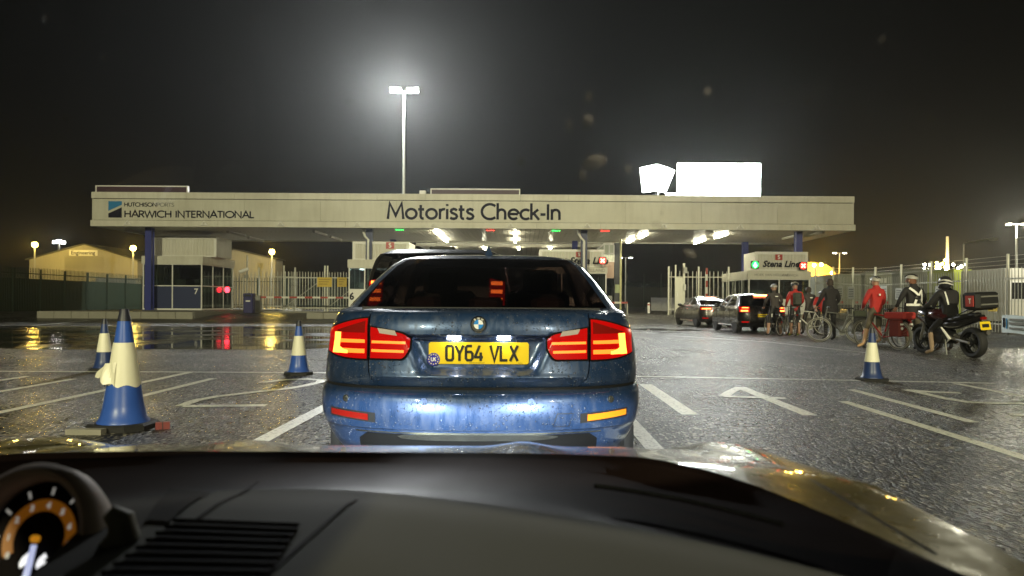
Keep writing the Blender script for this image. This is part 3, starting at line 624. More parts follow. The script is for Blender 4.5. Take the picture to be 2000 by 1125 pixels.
t = thing('lane_signal', 'small green glow added for a reflection on the right blue column', 'signal', P(1553, 517, 46.9), 0, 'lane signals on the booths'); B(-.1, .1, 0, .1, -.16, .16).build('housing', M_BLACK, t); B(-.08, .08, -.01, -.002, -.14, .14).build('lens', emat('green_lens', (.02, 1, .1), 5), t)  # added glowing box in place of a green reflection on the column

# ------------------------------------------------------------------ fences
def pale_mesh(h, m, w=.068):
    mb = MB(); t = .006; w *= .8
    pts = [(-w/2, .005), (-w*.18, -.005), (w*.18, -.005), (w/2, .005)]
    vs = []; 
    for dz in (0, 1):
        for i, (x, y) in enumerate(pts):
            z = 0 if dz == 0 else (h-.09 if i in (0, 3) else h)
            vs.append((x, y, z))
    for i, (x, y) in enumerate(pts): vs.append((x, y+t, 0))
    for i, (x, y) in enumerate(pts): vs.append((x, y+t, h-.09 if i in (0, 3) else h))
    fs = []
    for i in range(3): fs += [(i, i+1, 5+i, 4+i), (9+i, 8+i, 12+i, 13+i), (4+i, 5+i, 13+i, 12+i)]
    fs += [(0, 4, 12, 8), (3, 11, 15, 7)]
    mb.add(vs, fs); return mb.mesh('pale', m)
def palisade(label, a, b, h, pitch, m, post_every=2.75, post_h=None, wires=0, name='palisade_fence', zoff=0.0, pw=.068, pole=False, jitter=.012):
    a, b = Vector((*a, 0)), Vector((*b, 0)); L = (b-a).length; u = (b-a)/L; ang = math.atan2(u.y, u.x); rn = random.Random(int(L*100))
    t = thing(name, label, 'fence', (a.x, a.y, gz(a.x, a.y)+zoff), ang)
    zl = lambda s: gz(a.x+u.x*s, a.y+u.y*s)-gz(a.x, a.y)
    n = min(300, int(L/pitch)); me = pale_mesh(h-.06, m, pw)
    for i in range(n):
        s = (i+.5)*L/n; ob('pale', me, t, (s, -.03, zl(s)+.05+rn.uniform(-jitter, jitter)), (0, rn.uniform(-.006, .006), 0))
    np_ = max(1, round(L/post_every)); ph = post_h or h-.1; pm = None
    for i in range(np_+1):
        s = i*L/np_
        if pm is None:
            pb = MB()
            if pole: pb.tube([(0, 0, -.1), (0, 0, ph)], .06, 8)
            else: pb.box(-.05, .05, .02, .14, -.1, ph)
            pm = pb.mesh('post', m)
        ob('post', pm, t, (s, .05 if pole else 0, zl(s)))
    for z in (.35, h-.45):
        mb = MB()
        for i in range(np_):
            s0, s1 = i*L/np_, (i+1)*L/np_
            mb.add([(s0, -.005, zl(s0)+z), (s1, -.005, zl(s1)+z), (s1, -.005, zl(s1)+z+.06), (s0, -.005, zl(s0)+z+.06), (s0, .018, zl(s0)+z), (s1, .018, zl(s1)+z), (s1, .018, zl(s1)+z+.06), (s0, .018, zl(s0)+z+.06)], [(0, 1, 2, 3), (7, 6, 5, 4), (3, 2, 6, 7), (1, 0, 4, 5)])
        mb.build('rail', m, t)
    for k in range(wires):
        z = h+.12+.16*k; MB().tube([(i*L/np_, .05, zl(i*L/np_)+z+(.0 if i % 1 == 0 else 0)) for i in range(np_+1)], .008, 5).build('barbed_wire', m, t)
    return t
pf = palisade('dark green palisade fence along the left edge of the yard', (-32.6, 34), (-32.6, 66), 2.9, .16, M_DKGR, 2.75)
B(0, 32, .16, .18, .05, 2.45).build('backing_sheet', M_DKGR, pf)
palisade('pale palisade fence with tall posts and wires behind the queue', (18.1, 46), (18.1, 22.5), 2.5, .185, M_GALV, 2.75, 3.02, 3, pw=.056, pole=True)
palisade('pale palisade fence run right behind the two cars', (9.9, 50.5), (14.0, 50.5), 3.0, .29, M_GALV, 2.0, 3.3)
palisade('dim palisade fence behind the left booth and bin', (-22.6, 55.5), (-17.2, 55.5), 3.0, .27, M_GALV, 2.7, 3.3)
palisade('dark palisade fence far behind the right barrier', (10, 86), (26, 86), 3.4, .22, M_DKGR, 2.0, 4.2)
palisade('dim palisade fence far behind the middle gate', (-36, 70), (-9, 70), 3.0, .24, M_DKGR, 2.7)
def gate(label, x0, x1, y, z0, h, pitch, m):
    t = thing('palisade_gate', label, 'gate', (x0, y, z0), 0, 'palisade gate leaves between the booths'); w = x1-x0; me = pale_mesh(h, m); n = int(w/pitch); r = random.Random(int(x0*10))
    for i in range(n): ob('pale', me, t, (.08+(i+.5)*(w-.16)/n, -.04, .12+r.uniform(-.02, .02)))
    B(0, .09, 0, .1, 0, h+.55).build('post', m, t); B(w-.09, w, 0, .1, 0, h+.55).build('post', m, t)
    for z in (.25, h-.35): B(.09, w-.09, 0, .05, z, z+.08).build('rail', m, t)
    MB().tube([(.1, .03, .33), (w-.1, .03, h-.33)], .03, 6).build('brace', m, t)
gate('left leaf of the pale palisade gate beside the blue bin', -17.1, -14.1, 52.5, .30, 2.75, .21, M_GALV); gate('right leaf of the pale palisade gate carrying yellow signs', -14.0, -11.2, 52.5, .30, 2.75, .21, M_GALV)
for i, (px, lb) in enumerate(((634, 'yellow rectangular sign on the gate, wider of the pair'), (668, 'yellow rectangular sign on the gate next to booth 6'))):
    q = P(px, 551, 52.4); t = thing('gate_sign', lb, 'sign', q, 0, 'yellow signs on the gate'); w = .52 if i == 0 else .34
    B(-w, w, -.02, .0, -.34, .34).build('board', M_YEL, t)
    for k in range(3): B(-w+.12, w-.12-.1*k, -.024, -.021, .16-.16*k, .2-.16*k).build('print_line', mat('ochre_print', (.2, .13, .01), .5), t)
# sheet-clad gate leaf standing end-on, with gate posts, at the right
t = thing('steel_gate', 'grey sheeted gate leaf left of the silver saloon car', 'gate', (P(1324, 600, 44).x, 43.6, .25))
B(-.2, .2, 0, .06, .1, 2.35).build('sheet', M_GALV, t); B(-.27, -.19, -.03, .09, 0, 3.1).build('post', M_GALV, t); B(.2, .32, -.05, .1, 0, 3.2).build('post', M_GALV, t)
for z in (.4, 1.2, 2.1): B(-.19, .2, -.02, -.001, z, z+.06).build('rail', M_GALV, t)
B(.2, .42, -.2, -.051, 2.6, 2.95, .02).build('control_box', M_GREY, t); B(.23, .36, -.16, -.055, 1.6, 1.95, .02).build('intercom', M_OFFW, t)

# barriers
M_STR = mat('red_stripe', (.40, .05, .03), .4); M_STW = mat('white_stripe', (.72, .70, .62), .4)
def arm(t, L, n, ax, sec=.06):
    me = {}
    for i in range(n):
        m = M_STR if i % 2 == 0 else M_STW; s = L*(i+.5)/n; k = i % 2
        if k not in me: me[k] = (B(-L/n/2, L/n/2, -.025, .025, -sec, sec) if ax == 'x' else B(-sec, sec, -.025, .025, -L/n/2, L/n/2)).mesh('stripe', m)
        ob('stripe', me[k], t, (s, 0, 1.0) if ax == 'x' else (0, 0, 1.0+s))
def barrier(label, x, y, z, L, n, up=False, lean=0):
    t = thing('barrier', label, 'barrier', (x, y, z)); 
    B(-.17, .17, -.15, .15, 0, 1.12, .03).build('cabinet', M_GREY if not up else M_OFFW, t)
    arm(t, L, n, 'z' if up else 'x'); 
    if not up: B(L-.05, L+.03, -.03, .03, 0, .93).build('rest_post', M_GREY, t)
    return t
barrier('lowered red and white barrier arm in front of the palisade gate', P(505, 580, 49.5).x, 49.5, .32, 6.2, 12); barrier('short lowered barrier right of the booth marked 3', P(1188, 592, 50).x, 50, .1, 1.3, 3)
barrier('raised red and white barrier arm behind the silver saloon car', P(1380, 577, 46).x, 46, .3, 2.0, 5, True)
# bin
t = thing('litter_bin', 'dark blue litter bin beside the left booth', 'bin', (P(487, 600, 47).x, 47, .30))
B(-.3, .3, -.25, .25, 0, 1.0, .04).build('body', M_PURP, t); B(-.32, .32, -.27, .27, 1.002, 1.25, .06).build('hood', M_PURP, t); B(-.2, .2, -.275, -.272, 1.05, 1.17).build('opening', M_BLACK, t); B(-.14, .14, -.256, -.252, .72, .8).build('print_line', M_OFFW, t)
# camera on post
t = thing('security_camera', 'white security camera on a post in front of the gable', 'camera', (P(482, 600, 50.5).x, 50.5, .3))
MB().tube([(0, 0, 0), (0, 0, 3.9)], .06, 8).build('post', M_GREY, t); MB().tube([(-.42, -.3, 2.72), (.1, -.05, 2.95)], .12, 10).build('camera_body', M_OFFW, t, sm=True); MB().tube([(0, 0, 2.5), (.05, -.1, 2.6), (.05, -.1, 2.8)], .035, 6).build('bracket', M_GREY, t); B(-.14, .14, -.16, -.065, 2.3, 2.55, .02).build('junction_box', M_GREY, t)

# ------------------------------------------------------------------ masts and lamps
E_HEAD = emat('flood_lens', (1.0, .98, .88), 420); E_HEAD2 = emat('flood_lens_dim', (1, 1, .98), 60)
def lamp(kind, name, loc, power, col, parent=None, size=.3, spot=None, rot=None, blend=.3):
    l = bpy.data.lights.new(name, kind); l.energy = power; l.color = col; l.shadow_soft_size = size
    if spot: l.spot_size = radians(spot); l.spot_blend = blend
    o = bpy.data.objects.new(name, l); COL.objects.link(o); o.location = loc
    if rot: o.rotation_euler = rot
    if parent is not None: o.parent = parent
    return o
def flood_mast(x, y, top, label, E1, E2, power, col, aim=None, r=.11):
    z0 = gz(x, y); t = thing('floodlight_mast', label, 'lamp post', (x, y, z0)); h = top-z0
    MB().tube([(0, 0, 0), (0, 0, h*.3), (0, 0, h)], [r*1.7, r*1.4, r], 10).build('pole', M_GALV, t, sm=True)
    MB().tube([(-.95, 0, h+.03), (.95, 0, h+.03)], .05, 8).build('cross_arm', M_GALV, t)
    for sx, E, tl in ((-1, E1, .5), (1, E2, .2)):
        for k in (0, 1):
            hd = thing('head', None, None, (sx*(.45+.52*k), -.15+.1*k, h+.05+.06*k)); hd.parent = t; hd.rotation_euler = (radians(-62+20*tl), 0, 0)
            hb = B(-.24, .24, -.24, .24, 0, .16, .03).build('lamp_housing', M_GALV, t, loc=hd.location, rot=hd.rotation_euler)
            B(-.21, .21, -.21, .21, -.012, -.001).build('lens', E, hb); bpy.data.objects.remove(hd)
    if power and aim: lamp('SPOT', 'flood_beam', (0, .6, h-.1), power, col, t, .3, aim, (radians(84), 0, 0), .45); lamp('SPOT', 'near_fill', (0, .7, h-.15), power, col, t, .3, 76, (radians(72), 0, 0), .4)  # second, wide spot is added fill for the near ground, plate and cones
    elif power: lamp('POINT', 'flood_light', (-.5, -.6, h-.1), power, col, t, .35)
    return t
flood_mast(P(789, 300, 62).x, 62, P(789, 179, 62).z, 'tall floodlight mast with glaring lamps behind the canopy', E_HEAD, E_HEAD2, 38000, (.94, .97, 1.0))
flood_mast(-12, -26, 17, 'floodlight mast behind the parked cars lighting the canopy front', E_HEAD2, E_HEAD2, 44000, (1.0, .94, .60), 42)
flood_mast(15, -30, 17, 'second floodlight mast behind the parked cars on the right', E_HEAD2, E_HEAD2, 38000, (1.0, .90, .60), 46)
def small_mast(px, py, d, label, E, power=0, col=(1, 1, 1), w=.8):
    q = P(px, py, d); z0 = gz(q.x, d); t = thing('lamp_post', label, 'lamp post', (q.x, d, z0)); h = q.z-z0
    MB().tube([(0, 0, 0), (0, 0, h)], [.13, .08], 8).build('pole', M_GALV, t); MB().tube([(-w, 0, h), (w, 0, h)], .05, 6).build('cross_arm', M_GALV, t)
    for sx in (-1, 1):
        g = B(sx*w-.3, sx*w+.3, -.25, .25, h-.02, h+.14, .03).build('head', M_GALV, t); B(sx*w-.25, sx*w+.25, -.2, .2, h-.08, h-.024).build('lens', E, g)
    if power: lamp('POINT', 'mast_light', (0, -.5, h-.5), power, col, t, .4)
E_MAST = emat('mast_lens', (1, .98, .88), 40)
small_mast(1222, 503, 120, 'distant twin-head lamp post under the canopy right of booth 3', E_MAST); small_mast(1640, 494, 120, 'distant twin-head lamp post above the queue', E_MAST); small_mast(1985, 438, 95, 'tall twin-head lamp post at the right edge', emat('mast_lens_bright', (1, .99, .9), 90), 9000, (1, .95, .75), 1.0)
E_SOD = emat('sodium_globe', (1.0, .68, .10), 260)
def sodium(px, py, d, label, power):
    q = P(px, py, d); z0 = gz(q.x, d); t = thing('street_lamp', label, 'street lamp', (q.x, d, z0), 0, 'yellow lamps at the warehouses'); h = q.z-z0
    MB().tube([(0, 0, 0), (0, 0, h-.3)], .11, 8).build('pole', M_GALV, t); MB().ell((0, 0, h), (.38, .38, .34), 12, 8).build('globe', E_SOD, t, sm=True); MB().lathe([(.42, .36), (.30, .46), (.05, .50)], (0, 0, h-.05), 'z', 12).build('cap', M_GALV, t)
    lamp('POINT', 'sodium_light', (0, -.2, h), power, (1, .66, .16), t, .5)
sodium(68, 478, 104, 'yellow street lamp left of the warehouse gable', 1700); sodium(260, 485, 104, 'yellow street lamp right of the warehouse gable', 1700); sodium(531, 492, 104, 'yellow street lamp right of the second gable', 1500)
q = P(115, 473, 190); t = thing('flood_cluster', 'far white floodlight glaring over the warehouse roof', 'lamp', (q.x, 190, .3))
MB().tube([(0, 0, 0), (0, 0, q.z-.3)], .25, 8).build('pole', M_GALV, t)
for dx, dz in ((-1.0, 0), (0, .3), (1.1, -.1)): B(dx-.45, dx+.45, -.2, .2, q.z-.6+dz, q.z+dz).build('head', E_HEAD2, t)

# ------------------------------------------------------------------ warehouses
M_CLAD = mat('ribbed_cladding', (.42, .40, .32), .55, noise=.14, ns=.5); M_ROOF = mat('dark_roof_sheet', (.09, .09, .08), .6, noise=.2, ns=.6); M_DOOR = mat('roller_shutter', (.28, .27, .21), .55, noise=.1, ns=1)
def warehouse(label, x0, x1, xr, ze, zr, y, deep, door=None, sign=None):
    t = thing('warehouse', label, 'warehouse', ((x0+x1)/2, y, .3)); cx = (x0+x1)/2
    def top(x): return ze+(zr-ze)*((x-x0)/(xr-x0) if x < xr else (x1-x)/(x1-xr))-.3
    n = max(6, int((x1-x0)/1.0)); w = (x1-x0)/n
    for i in range(n):
        a, b = x0+w*i, x0+w*(i+1); zb = 0
        if door and a > door[0]-.3 and b < door[1]+.3: zb = door[2]-.3+.05
        if a < xr-.05 < b-.1: pl = [(a+.02-cx, zb), (b-.02-cx, zb), (b-.02-cx, top(b)), (xr-cx, top(xr)), (a+.02-cx, top(a))]
        else: pl = [(a+.02-cx, zb), (b-.02-cx, zb), (b-.02-cx, top(b)), (a+.02-cx, top(a))]
        mb = MB().prism(pl, 0, .08)
        for k in (1, 2, 3):
            xx = a+w*k/4-cx; mb.box(xx-.03, xx+.03, -.04, -.002, zb, min(top(xx+cx-.05), top(xx+cx+.05))-.02)
        mb.build('cladding_panel', M_CLAD, t)
    MB().prism([(x0-cx, 0), (x1-cx, 0), (x1-cx, ze-.32), (xr-cx, zr-.32), (x0-cx, ze-.32)], .09, deep).build('body', M_CLAD, t)
    for a, b, za, zb in ((x0-.4, xr, ze-.38, zr-.28), (xr, x1+.4, zr-.28, ze-.38)):
        MB().prism([(a-cx, za), (b-cx, zb), (b-cx, zb+.16), (a-cx, za+.16)], -.35, deep+.3).build('roof', M_ROOF, t)
    if door:
        n = 12; h = (door[2]-.3)/n; me = None
        for i in range(n):
            p = ((door[0]+door[1])/2-cx, .12, h*(i+.5))
            if me is None: q = B(-(door[1]-door[0])/2+.1, (door[1]-door[0])/2-.1, -.03, .03, -h/2+.01, h/2-.01).build('shutter_slat', M_DOOR, t, loc=p); me = q.data
            else: ob('shutter_slat', me, t, p)
    if sign:
        s = B(sign[0]-cx, sign[1]-cx, -.16, -.06, sign[2]-.3, sign[3]-.3).build('sign_board', M_OFFW, t)
        mb, w = font_mesh('Engineering', (sign[3]-sign[2])*.92, .01, 0, .012); mb.build('sign_words', M_TEXTD, s, loc=((sign[0]+sign[1])/2-cx-w/2, -.165, sign[2]-.3+(sign[3]-sign[2])*.22))
    return t
D = 110
warehouse('ribbed warehouse with gable sign and roller door beyond the left fence', P(57, 510, D).x, P(268, 510, D).x, P(165, 480, D).x, P(57, 507, D).z, P(165, 478, D).z, D, 26, (P(125, 505, D).x, P(203, 505, D).x, P(160, 501, D).z), (P(136, 495, D).x, P(191, 495, D).x, P(160, 499.5, D).z, P(160, 488.5, D).z))
warehouse('second ribbed gable partly hidden by the left booth', P(395, 510, D).x, P(533, 515, D).x, P(452, 489, D).x, P(400, 505, D).z, P(452, 487, D).z, D+1, 3.5)
t = thing('flatbed_lorry', 'pale lorry body parked behind the left fence', 'lorry', (P(225, 540, 96).x, 96, .3)); B(-2.6, 2.6, 0, 2.2, .9, 3.6, .08).build('body', M_CLAD, t); B(-2.6, 2.6, .3, 1.9, .5, .88).build('chassis', M_BLACK, t)
for sx in (-1.7, 1.5): 
    for sy in (.15, 2.05): MB().lathe([(.45, -.12), (.45, .12)], (sx, sy, .45), 'y', 12).build('wheel', M_RUB, t)
# far right: lit arched hall, ship with deck lights, cabins
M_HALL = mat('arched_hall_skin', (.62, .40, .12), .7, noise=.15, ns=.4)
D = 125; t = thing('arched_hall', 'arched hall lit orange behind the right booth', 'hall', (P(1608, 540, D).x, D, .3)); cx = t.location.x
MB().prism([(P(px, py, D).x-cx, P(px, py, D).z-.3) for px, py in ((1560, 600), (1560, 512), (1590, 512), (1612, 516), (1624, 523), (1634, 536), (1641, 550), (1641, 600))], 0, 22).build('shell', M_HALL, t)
for i in range(5): x = -4+2.1*i; MB().tube([(x, -.2, 0), (x, -.2, 5.6-.35*i)], .1, 6).build('rib', M_DARKM, t)
B(-4.6, 3.4, -.5, -.25, 4.0, 4.25).build('ledge', M_KERB, t)
for px, py in ((1590, 518), (1604, 517), (1625, 533)):
    q = P(px, py, D-2.2); MB().ell((q.x-cx, -2.2, q.z-.3), (.3, .3, .3), 10, 6).build('lamp_globe', emat('orange_globe', (1, .62, .08), 120), t, sm=True); MB().tube([(q.x-cx, -2.2, q.z-.1), (q.x-cx, 0, q.z+.1)], .05, 6).build('lamp_arm', M_DARKM, t)
    lamp('POINT', 'hall_light', (q.x-cx, -2.7, q.z-.4), 3500, (1, .6, .1), t, .4)
D = 150; t = thing('ship', 'distant ship deck with crowded white and orange lights and a mast', 'ship', (P(1850, 530, D).x, D, .3)); cx = t.location.x
B(-9, 9, 0, 14, .1, 6.0, .3).build('hull', mat('ship_white', (.4, .4, .36), .5, noise=.1), t); B(-6, 4, 1, 9, 6.0, 8.0, .2).build('superstructure', mat('ship_white', (.4, .4, .36)), t); MB().tube([(0, 0, 6), (0, 0, P(1850, 462, D).z-.3)], [.35, .25], 8).build('mast', M_OFFW, t)
rn = random.Random(5)
for i in range(34):
    px, py = rn.uniform(1805, 1886), 522+rn.uniform(-6, 9); 
    if i < 8: px, py = 1838+rn.uniform(-9, 12), 514+rn.uniform(-8, 8)
    q = P(px, py, D-.6); m = emat('orange_globe', (1, .62, .08), 120) if i < 8 else emat('deck_lamp', (1, .93, .75), 70)
    MB().ell((q.x-cx, -.6, q.z-.3), (.26, .26, .26), 8, 5).build('deck_light', m, t)
lamp('POINT', 'deck_glow', (-1.5, -3, 8), 6000, (1, .7, .25), t, .5)
# boxy vehicles and cabins behind the right fence
M_TRAIL = mat('pale_trailer', (.26, .27, .21), .45, noise=.2, ns=1.5)
def trailer(px0, px1, pyt, d, label, m=M_TRAIL, slots=0):
    x0, x1, zt = P(px0, 540, d).x, P(px1, 540, d).x, P((px0+px1)/2, pyt, d).z; w = (x1-x0)/2; h = zt-gz(x0, d)
    t = thing('box_trailer', label, 'trailer', ((x0+x1)/2, d, gz(x0, d)), 0, 'pale box trailers behind the right fence')
    ls = []
    for yy in (0, 6.5):
        l = [(-w, yy, .75), (w, yy, .75)]+[(w*(1-.10*(1-cos(a*pi/12))) , yy, h-.35+.35*sin(a*pi/12)) for a in range(7)]+[(-w*(1-.10*(1-cos((6-a)*pi/12))), yy, h-.35+.35*sin((6-a)*pi/12)) for a in range(7)]
        ls.append(l)
    MB().loops(ls).build('body', m, t, sm=30); B(-w+.1, w-.1, .2, 6.3, .45, .74).build('chassis', M_BLACK, t)
    for sx in (-w+.15, w-.15):
        for sy in (1.2, 5.2): MB().lathe([(.4, -.13), (.4, .13)], (sx, sy, .4), 'x', 12).build('wheel', M_RUB, t)
    for i in range(slots): B(-w+.3+i*(2*w-.6)/max(1, slots), -w+.3+(i+.55)*(2*w-.6)/max(1, slots), -.03, -.002, h-.75, h-.42).build('window', mat('pale_window', (.75, .75, .66), .3), t)
    for sx in (-1, 1): B(sx*(w-.3)-.1, sx*(w-.3)+.1, -.03, -.002, .85, 1.0).build('tail_lamp', M_REDP, t)
trailer(1636, 1682, 535, 53, 'pale box trailer behind the fence left of the red jacket', slots=0); trailer(1690, 1742, 532, 53, 'pale trailer with a row of windows behind the red jacket', slots=5); trailer(1746, 1800, 533, 54, 'pale trailer behind the rider wearing the white sash', slots=0)
trailer(1802, 1846, 525, 50, 'tall pale trailer behind the motorcycle helmet', slots=3)
M_LIME = mat('lime_container', (.38, .44, .10), .5, noise=.1, ns=1.2)
t = thing('shipping_container', 'lime green container behind the motorcycle fence', 'container', (P(1880, 560, 46).x, 46, .3)); B(-.55, .55, 0, 3, .05, 3.0).build('body', M_LIME, t); corrugated(-.5, .5, .1, 2.9, -.045).build('corrugated_face', M_LIME, t)
lamp('SPOT', 'container_lamp', (0, -3.0, 4.5), 900, (1, .95, .5), t, .2, 70, (radians(35), 0, 0)); MB().tube([(0, -.1, 2.9), (0, -.1, 4.6), (0, -3, 4.7)], .05, 6).build('lamp_bracket', M_GREY, t); B(-.15, .15, -3.2, -2.8, 4.56, 4.7).build('lamp_housing', M_GREY, t)
t = thing('site_cabin', 'white site cabin with dark window frame at the right edge', 'cabin', (P(2010, 560, 40).x, 40, .0)); B(-1.3, 1.8, 0, 4, .2, 3.1, .03).build('body', M_WHITE, t); B(-1.05, .9, -.03, -.002, 1.35, 2.4).build('window_frame', M_OFFW, t); B(-.97, .82, -.05, -.031, 1.43, 2.32).build('window_pane', mat('dark_window', (.03, .03, .03), .1), t); B(-.1, -.05, -.06, -.051, 1.43, 2.32).build('window_bar', M_OFFW, t)
lamp('SPOT', 'cabin_lamp', (-.6, -2.5, 4.6), 700, (1, .96, .8), t, .2, 80, (radians(40), 0, 0)); MB().tube([(-.6, .1, 3.0), (-.6, .1, 4.7), (-.6, -2.5, 4.8)], .05, 6).build('lamp_bracket', M_GREY, t); B(-.75, -.45, -2.7, -2.3, 4.66, 4.8).build('lamp_housing', M_GREY, t)
# gatehouse tower, pole, low wall, bollard
t = thing('gatehouse', 'narrow gatehouse with glazed top between booth 3 and the dark yard', 'building', (6.35, 53.2, .3))
B(-.55, .0, 0, 5, 0, 1.3).build('base_panel', M_GREY, t); B(-.55, .0, .06, 5, 1.3, 2.55).build('dark_glazing', M_PGLASS, t); B(-.6, .12, -.02, 5, 2.56, 3.72).build('wall_panel', mat('salmon_panel', (.52, .36, .27), .5, noise=.08), t)
B(-.6, .12, -.02, 5, 4.95, 5.08).build('roof_edge', M_OFFW, t); B(-.6, .12, .05, 5, 3.73, 4.94).build('glazing', mat('lit_obscured_glass', (.45, .47, .36), .2, emit=(.8, .85, .6), es=.12), t)
for x in (-.62, -.26, .08): B(x, x+.07, -.03, .04, 3.73, 4.94).build('window_bar', M_OFFW, t)
for z in (3.74, 4.3): B(-.55, .08, -.025, .035, z, z+.07).build('window_bar', M_OFFW, t)
B(.16, .62, 0, .5, 0, 5.1).build('pier', mat('dark_slate', (.045, .05, .06), .5, noise=.1), t); B(.2, .56, -.05, -.002, 1.5, 2.1).build('notice', mat('pale_green_notice', (.4, .46, .25), .5), t)
tag(MB().tube([(6.88, 52.6, .3), (6.88, 52.6, 5.6)], .07, 8).build('pole', mat('yellowed_pole', (.5, .48, .24), .45)), 'slim yellowish pole beside the dark gatehouse pier', 'pole')
t = thing('concrete_wall', 'low pale concrete wall far behind the right barrier', 'wall', (P(1272, 575, 76).x, 76, .3)); row('wall_panel', 0, 4.2, 4, 0, .2, -.02, 1.35, M_CONC, t)
t = thing('bollard', 'small pale bollard standing alone in the dark yard', 'bollard', (P(1267, 600, 58).x, 58, .3)); MB().lathe([(.11, 0), (.10, .75), (.05, .82)], n=12).build('post', M_OFFW, t, sm=True); MB().lathe([(.105, .6), (.105, .7)], n=12).build('reflector_band', M_REDP, t)
B(-60, 60, 137, 137.5, 0, 4).build('hill', mat('far_dark', (.02, .022, .018), .9)); bpy.data.objects['hill']['kind'] = 'structure'
# things on the right fence
for i, (px, py, s, lb) in enumerate(((1642, 571, .62, 'pale notice on the right fence nearest the booth'), (1664, 572, .62, 'pale notice on the fence beside the black jacket'), (1727, 572, .62, 'pale notice on the fence right of the red jacket'), (1757, 574, .5, 'pale notice on the fence hidden behind the white sash rider'), (1838, 574, .62, 'pale notice on the fence left of the motorcycle helmet'))):
    y = 18.05*F_PX/(px-VPX); z = P(px, py, y).z
    t = thing('fence_notice', lb, 'notice', (18.02, y, z), pi/2, 'notices on the right fence'); B(-s*.62, s*.62, -.02, 0, -s*.55, s*.55).build('board', mat('notice_grey', (.36, .36, .30), .5), t)
    for k in range(4): B(-s*.45, s*.45, -.03, -.021, s*(.3-.2*k)-.03, s*(.3-.2*k)+.03).build('print_line', mat('notice_print', (.12, .12, .10), .5), t)
    t.rotation_euler = (0, 0, -pi/2)
t = thing('fence_sign', 'small yellow sign on the fence behind the top box', 'sign', (18.02, 28.4, .98), -pi/2); B(-.26, .26, -.02, 0, -.13, .13).build('board', M_YEL, t); B(-.2, .2, -.03, -.021, -.02, .03).build('print_line', M_TEXTD, t)
t = thing('banner', 'white and pale blue banner tied to the right fence', 'banner', (17.98, 27.75, .72), -pi/2)
mb = MB(); nx = 16
mb.add([(4.2*i/nx, -.03-.02*sin(i*1.3)*(.4+j), (-.66 if j else 0)+.02*sin(i*.9)) for j in (0, 1) for i in range(nx+1)]+[(4.2*i/nx, -.02-.02*sin(i*1.3)*(.4+j), (-.66 if j else 0)+.02*sin(i*.9)) for j in (0, 1) for i in range(nx+1)], [(nx+1+i, nx+2+i, i+1, i) for i in range(nx)]+[(2*nx+2+i, 2*nx+3+i, 3*nx+4+i, 3*nx+3+i) for i in range(nx)])
mb.build('cloth', mat('banner_cloth', (.60, .68, .68), .6, noise=.06), t, sm=True); B(.12, .22, -.075, -.06, -.45, -.1).build('print_block', M_TEXTD, t); B(.3, .36, -.075, -.06, -.5, -.12).build('print_block', M_LBLUE, t)
for z0, z1, x1 in ((-.2, -.12, 1.6), (-.34, -.25, 1.9), (-.5, -.44, 1.3)): B(.5, x1, -.085, -.07, z0, z1).build('print_line', M_TEXTG, t)
# ------------------------------------------------------------------ vehicles
def lerp(a, b, t): return a+(b-a)*t
NR, NS = 10, 8
def contour(w, r, F, cr, cf, n=2.6):
    R = []
    for i in range(NR+1): th = i/NR*pi/2; R.append((w*sin(th)**(2/n), r+cr*(1-cos(th)**(2/n))))
    for i in range(1, NS): R.append((w, lerp(r+cr, F-cf, i/NS)))
    for i in range(NR+1): th = pi/2*(1-i/NR); R.append((w*max(0, sin(th))**(2/n), F-cf+cf*max(0, cos(th))**(2/n)))
    return R+[(-x, y) for x, y in R[-2:0:-1]]
class Car:
    """levels: (z, half width, rear y, front y, rear corner, front corner); y grows forward, the rear bumper is at 0"""
    def __init__(s, levels, n=2.6): s.L = levels; s.n = n
    def at(s, z):
        L = s.L
        if z <= L[0][0]: return L[0][1:]
        for a, b in zip(L, L[1:]):
            if z <= b[0]: t = (z-a[0])/(b[0]-a[0]); return [lerp(p, q, t) for p, q in zip(a[1:], b[1:])]
        return L[-1][1:]
    def ry(s, x, z):
        w, r, F, cr, cf = s.at(z); k = min(.9995, abs(x)/w); return r+cr*(1-(1-k**s.n)**(1/s.n))
    def fy(s, x, z):
        w, r, F, cr, cf = s.at(z); k = min(.9995, abs(x)/w); return F-cf*(1-(1-k**s.n)**(1/s.n))
    def sx(s, z): return s.at(z)[0]
def patch(name, fn, depth, m, parent, ns=10, nt=4, off=.006, back=.03, sm=True, front=False):
    """thin shell: fn(s,t)->(x,z), depth(x,z)->y; pushed out by off, with a rim running back"""
    sg = -1 if not front else 1
    mb = MB(); W = ns+1
    P2 = [fn(i/ns, j/nt) for j in range(nt+1) for i in range(ns+1)]
    outer = [(x, depth(x, z)+sg*off, z) for x, z in P2]
    mb.add(outer, [(j*W+i, j*W+i+1, (j+1)*W+i+1, (j+1)*W+i) if not front else (j*W+i+1, j*W+i, (j+1)*W+i, (j+1)*W+i+1) for j in range(nt) for i in range(ns)])
    ring = [i for i in range(W)]+[j*W+ns for j in range(1, nt+1)]+[nt*W+i for i in range(ns-1, -1, -1)]+[j*W for j in range(nt-1, 0, -1)]
    k = len(ring); rim = [outer[i] for i in ring]
    mb.add(rim+[(x, y-sg*back, z) for x, y, z in rim], [(a, (a+1) % k, k+(a+1) % k, k+a) if front else ((a+1) % k, a, k+a, k+(a+1) % k) for a in range(k)])
    return mb.build(name, m, parent, sm=35 if sm else False)
def rect(x0, x1, z0, z1): return lambda s, t: (lerp(x0, x1, s), lerp(z0(lerp(x0, x1, s)) if callable(z0) else z0, z1(lerp(x0, x1, s)) if callable(z1) else z1, t))
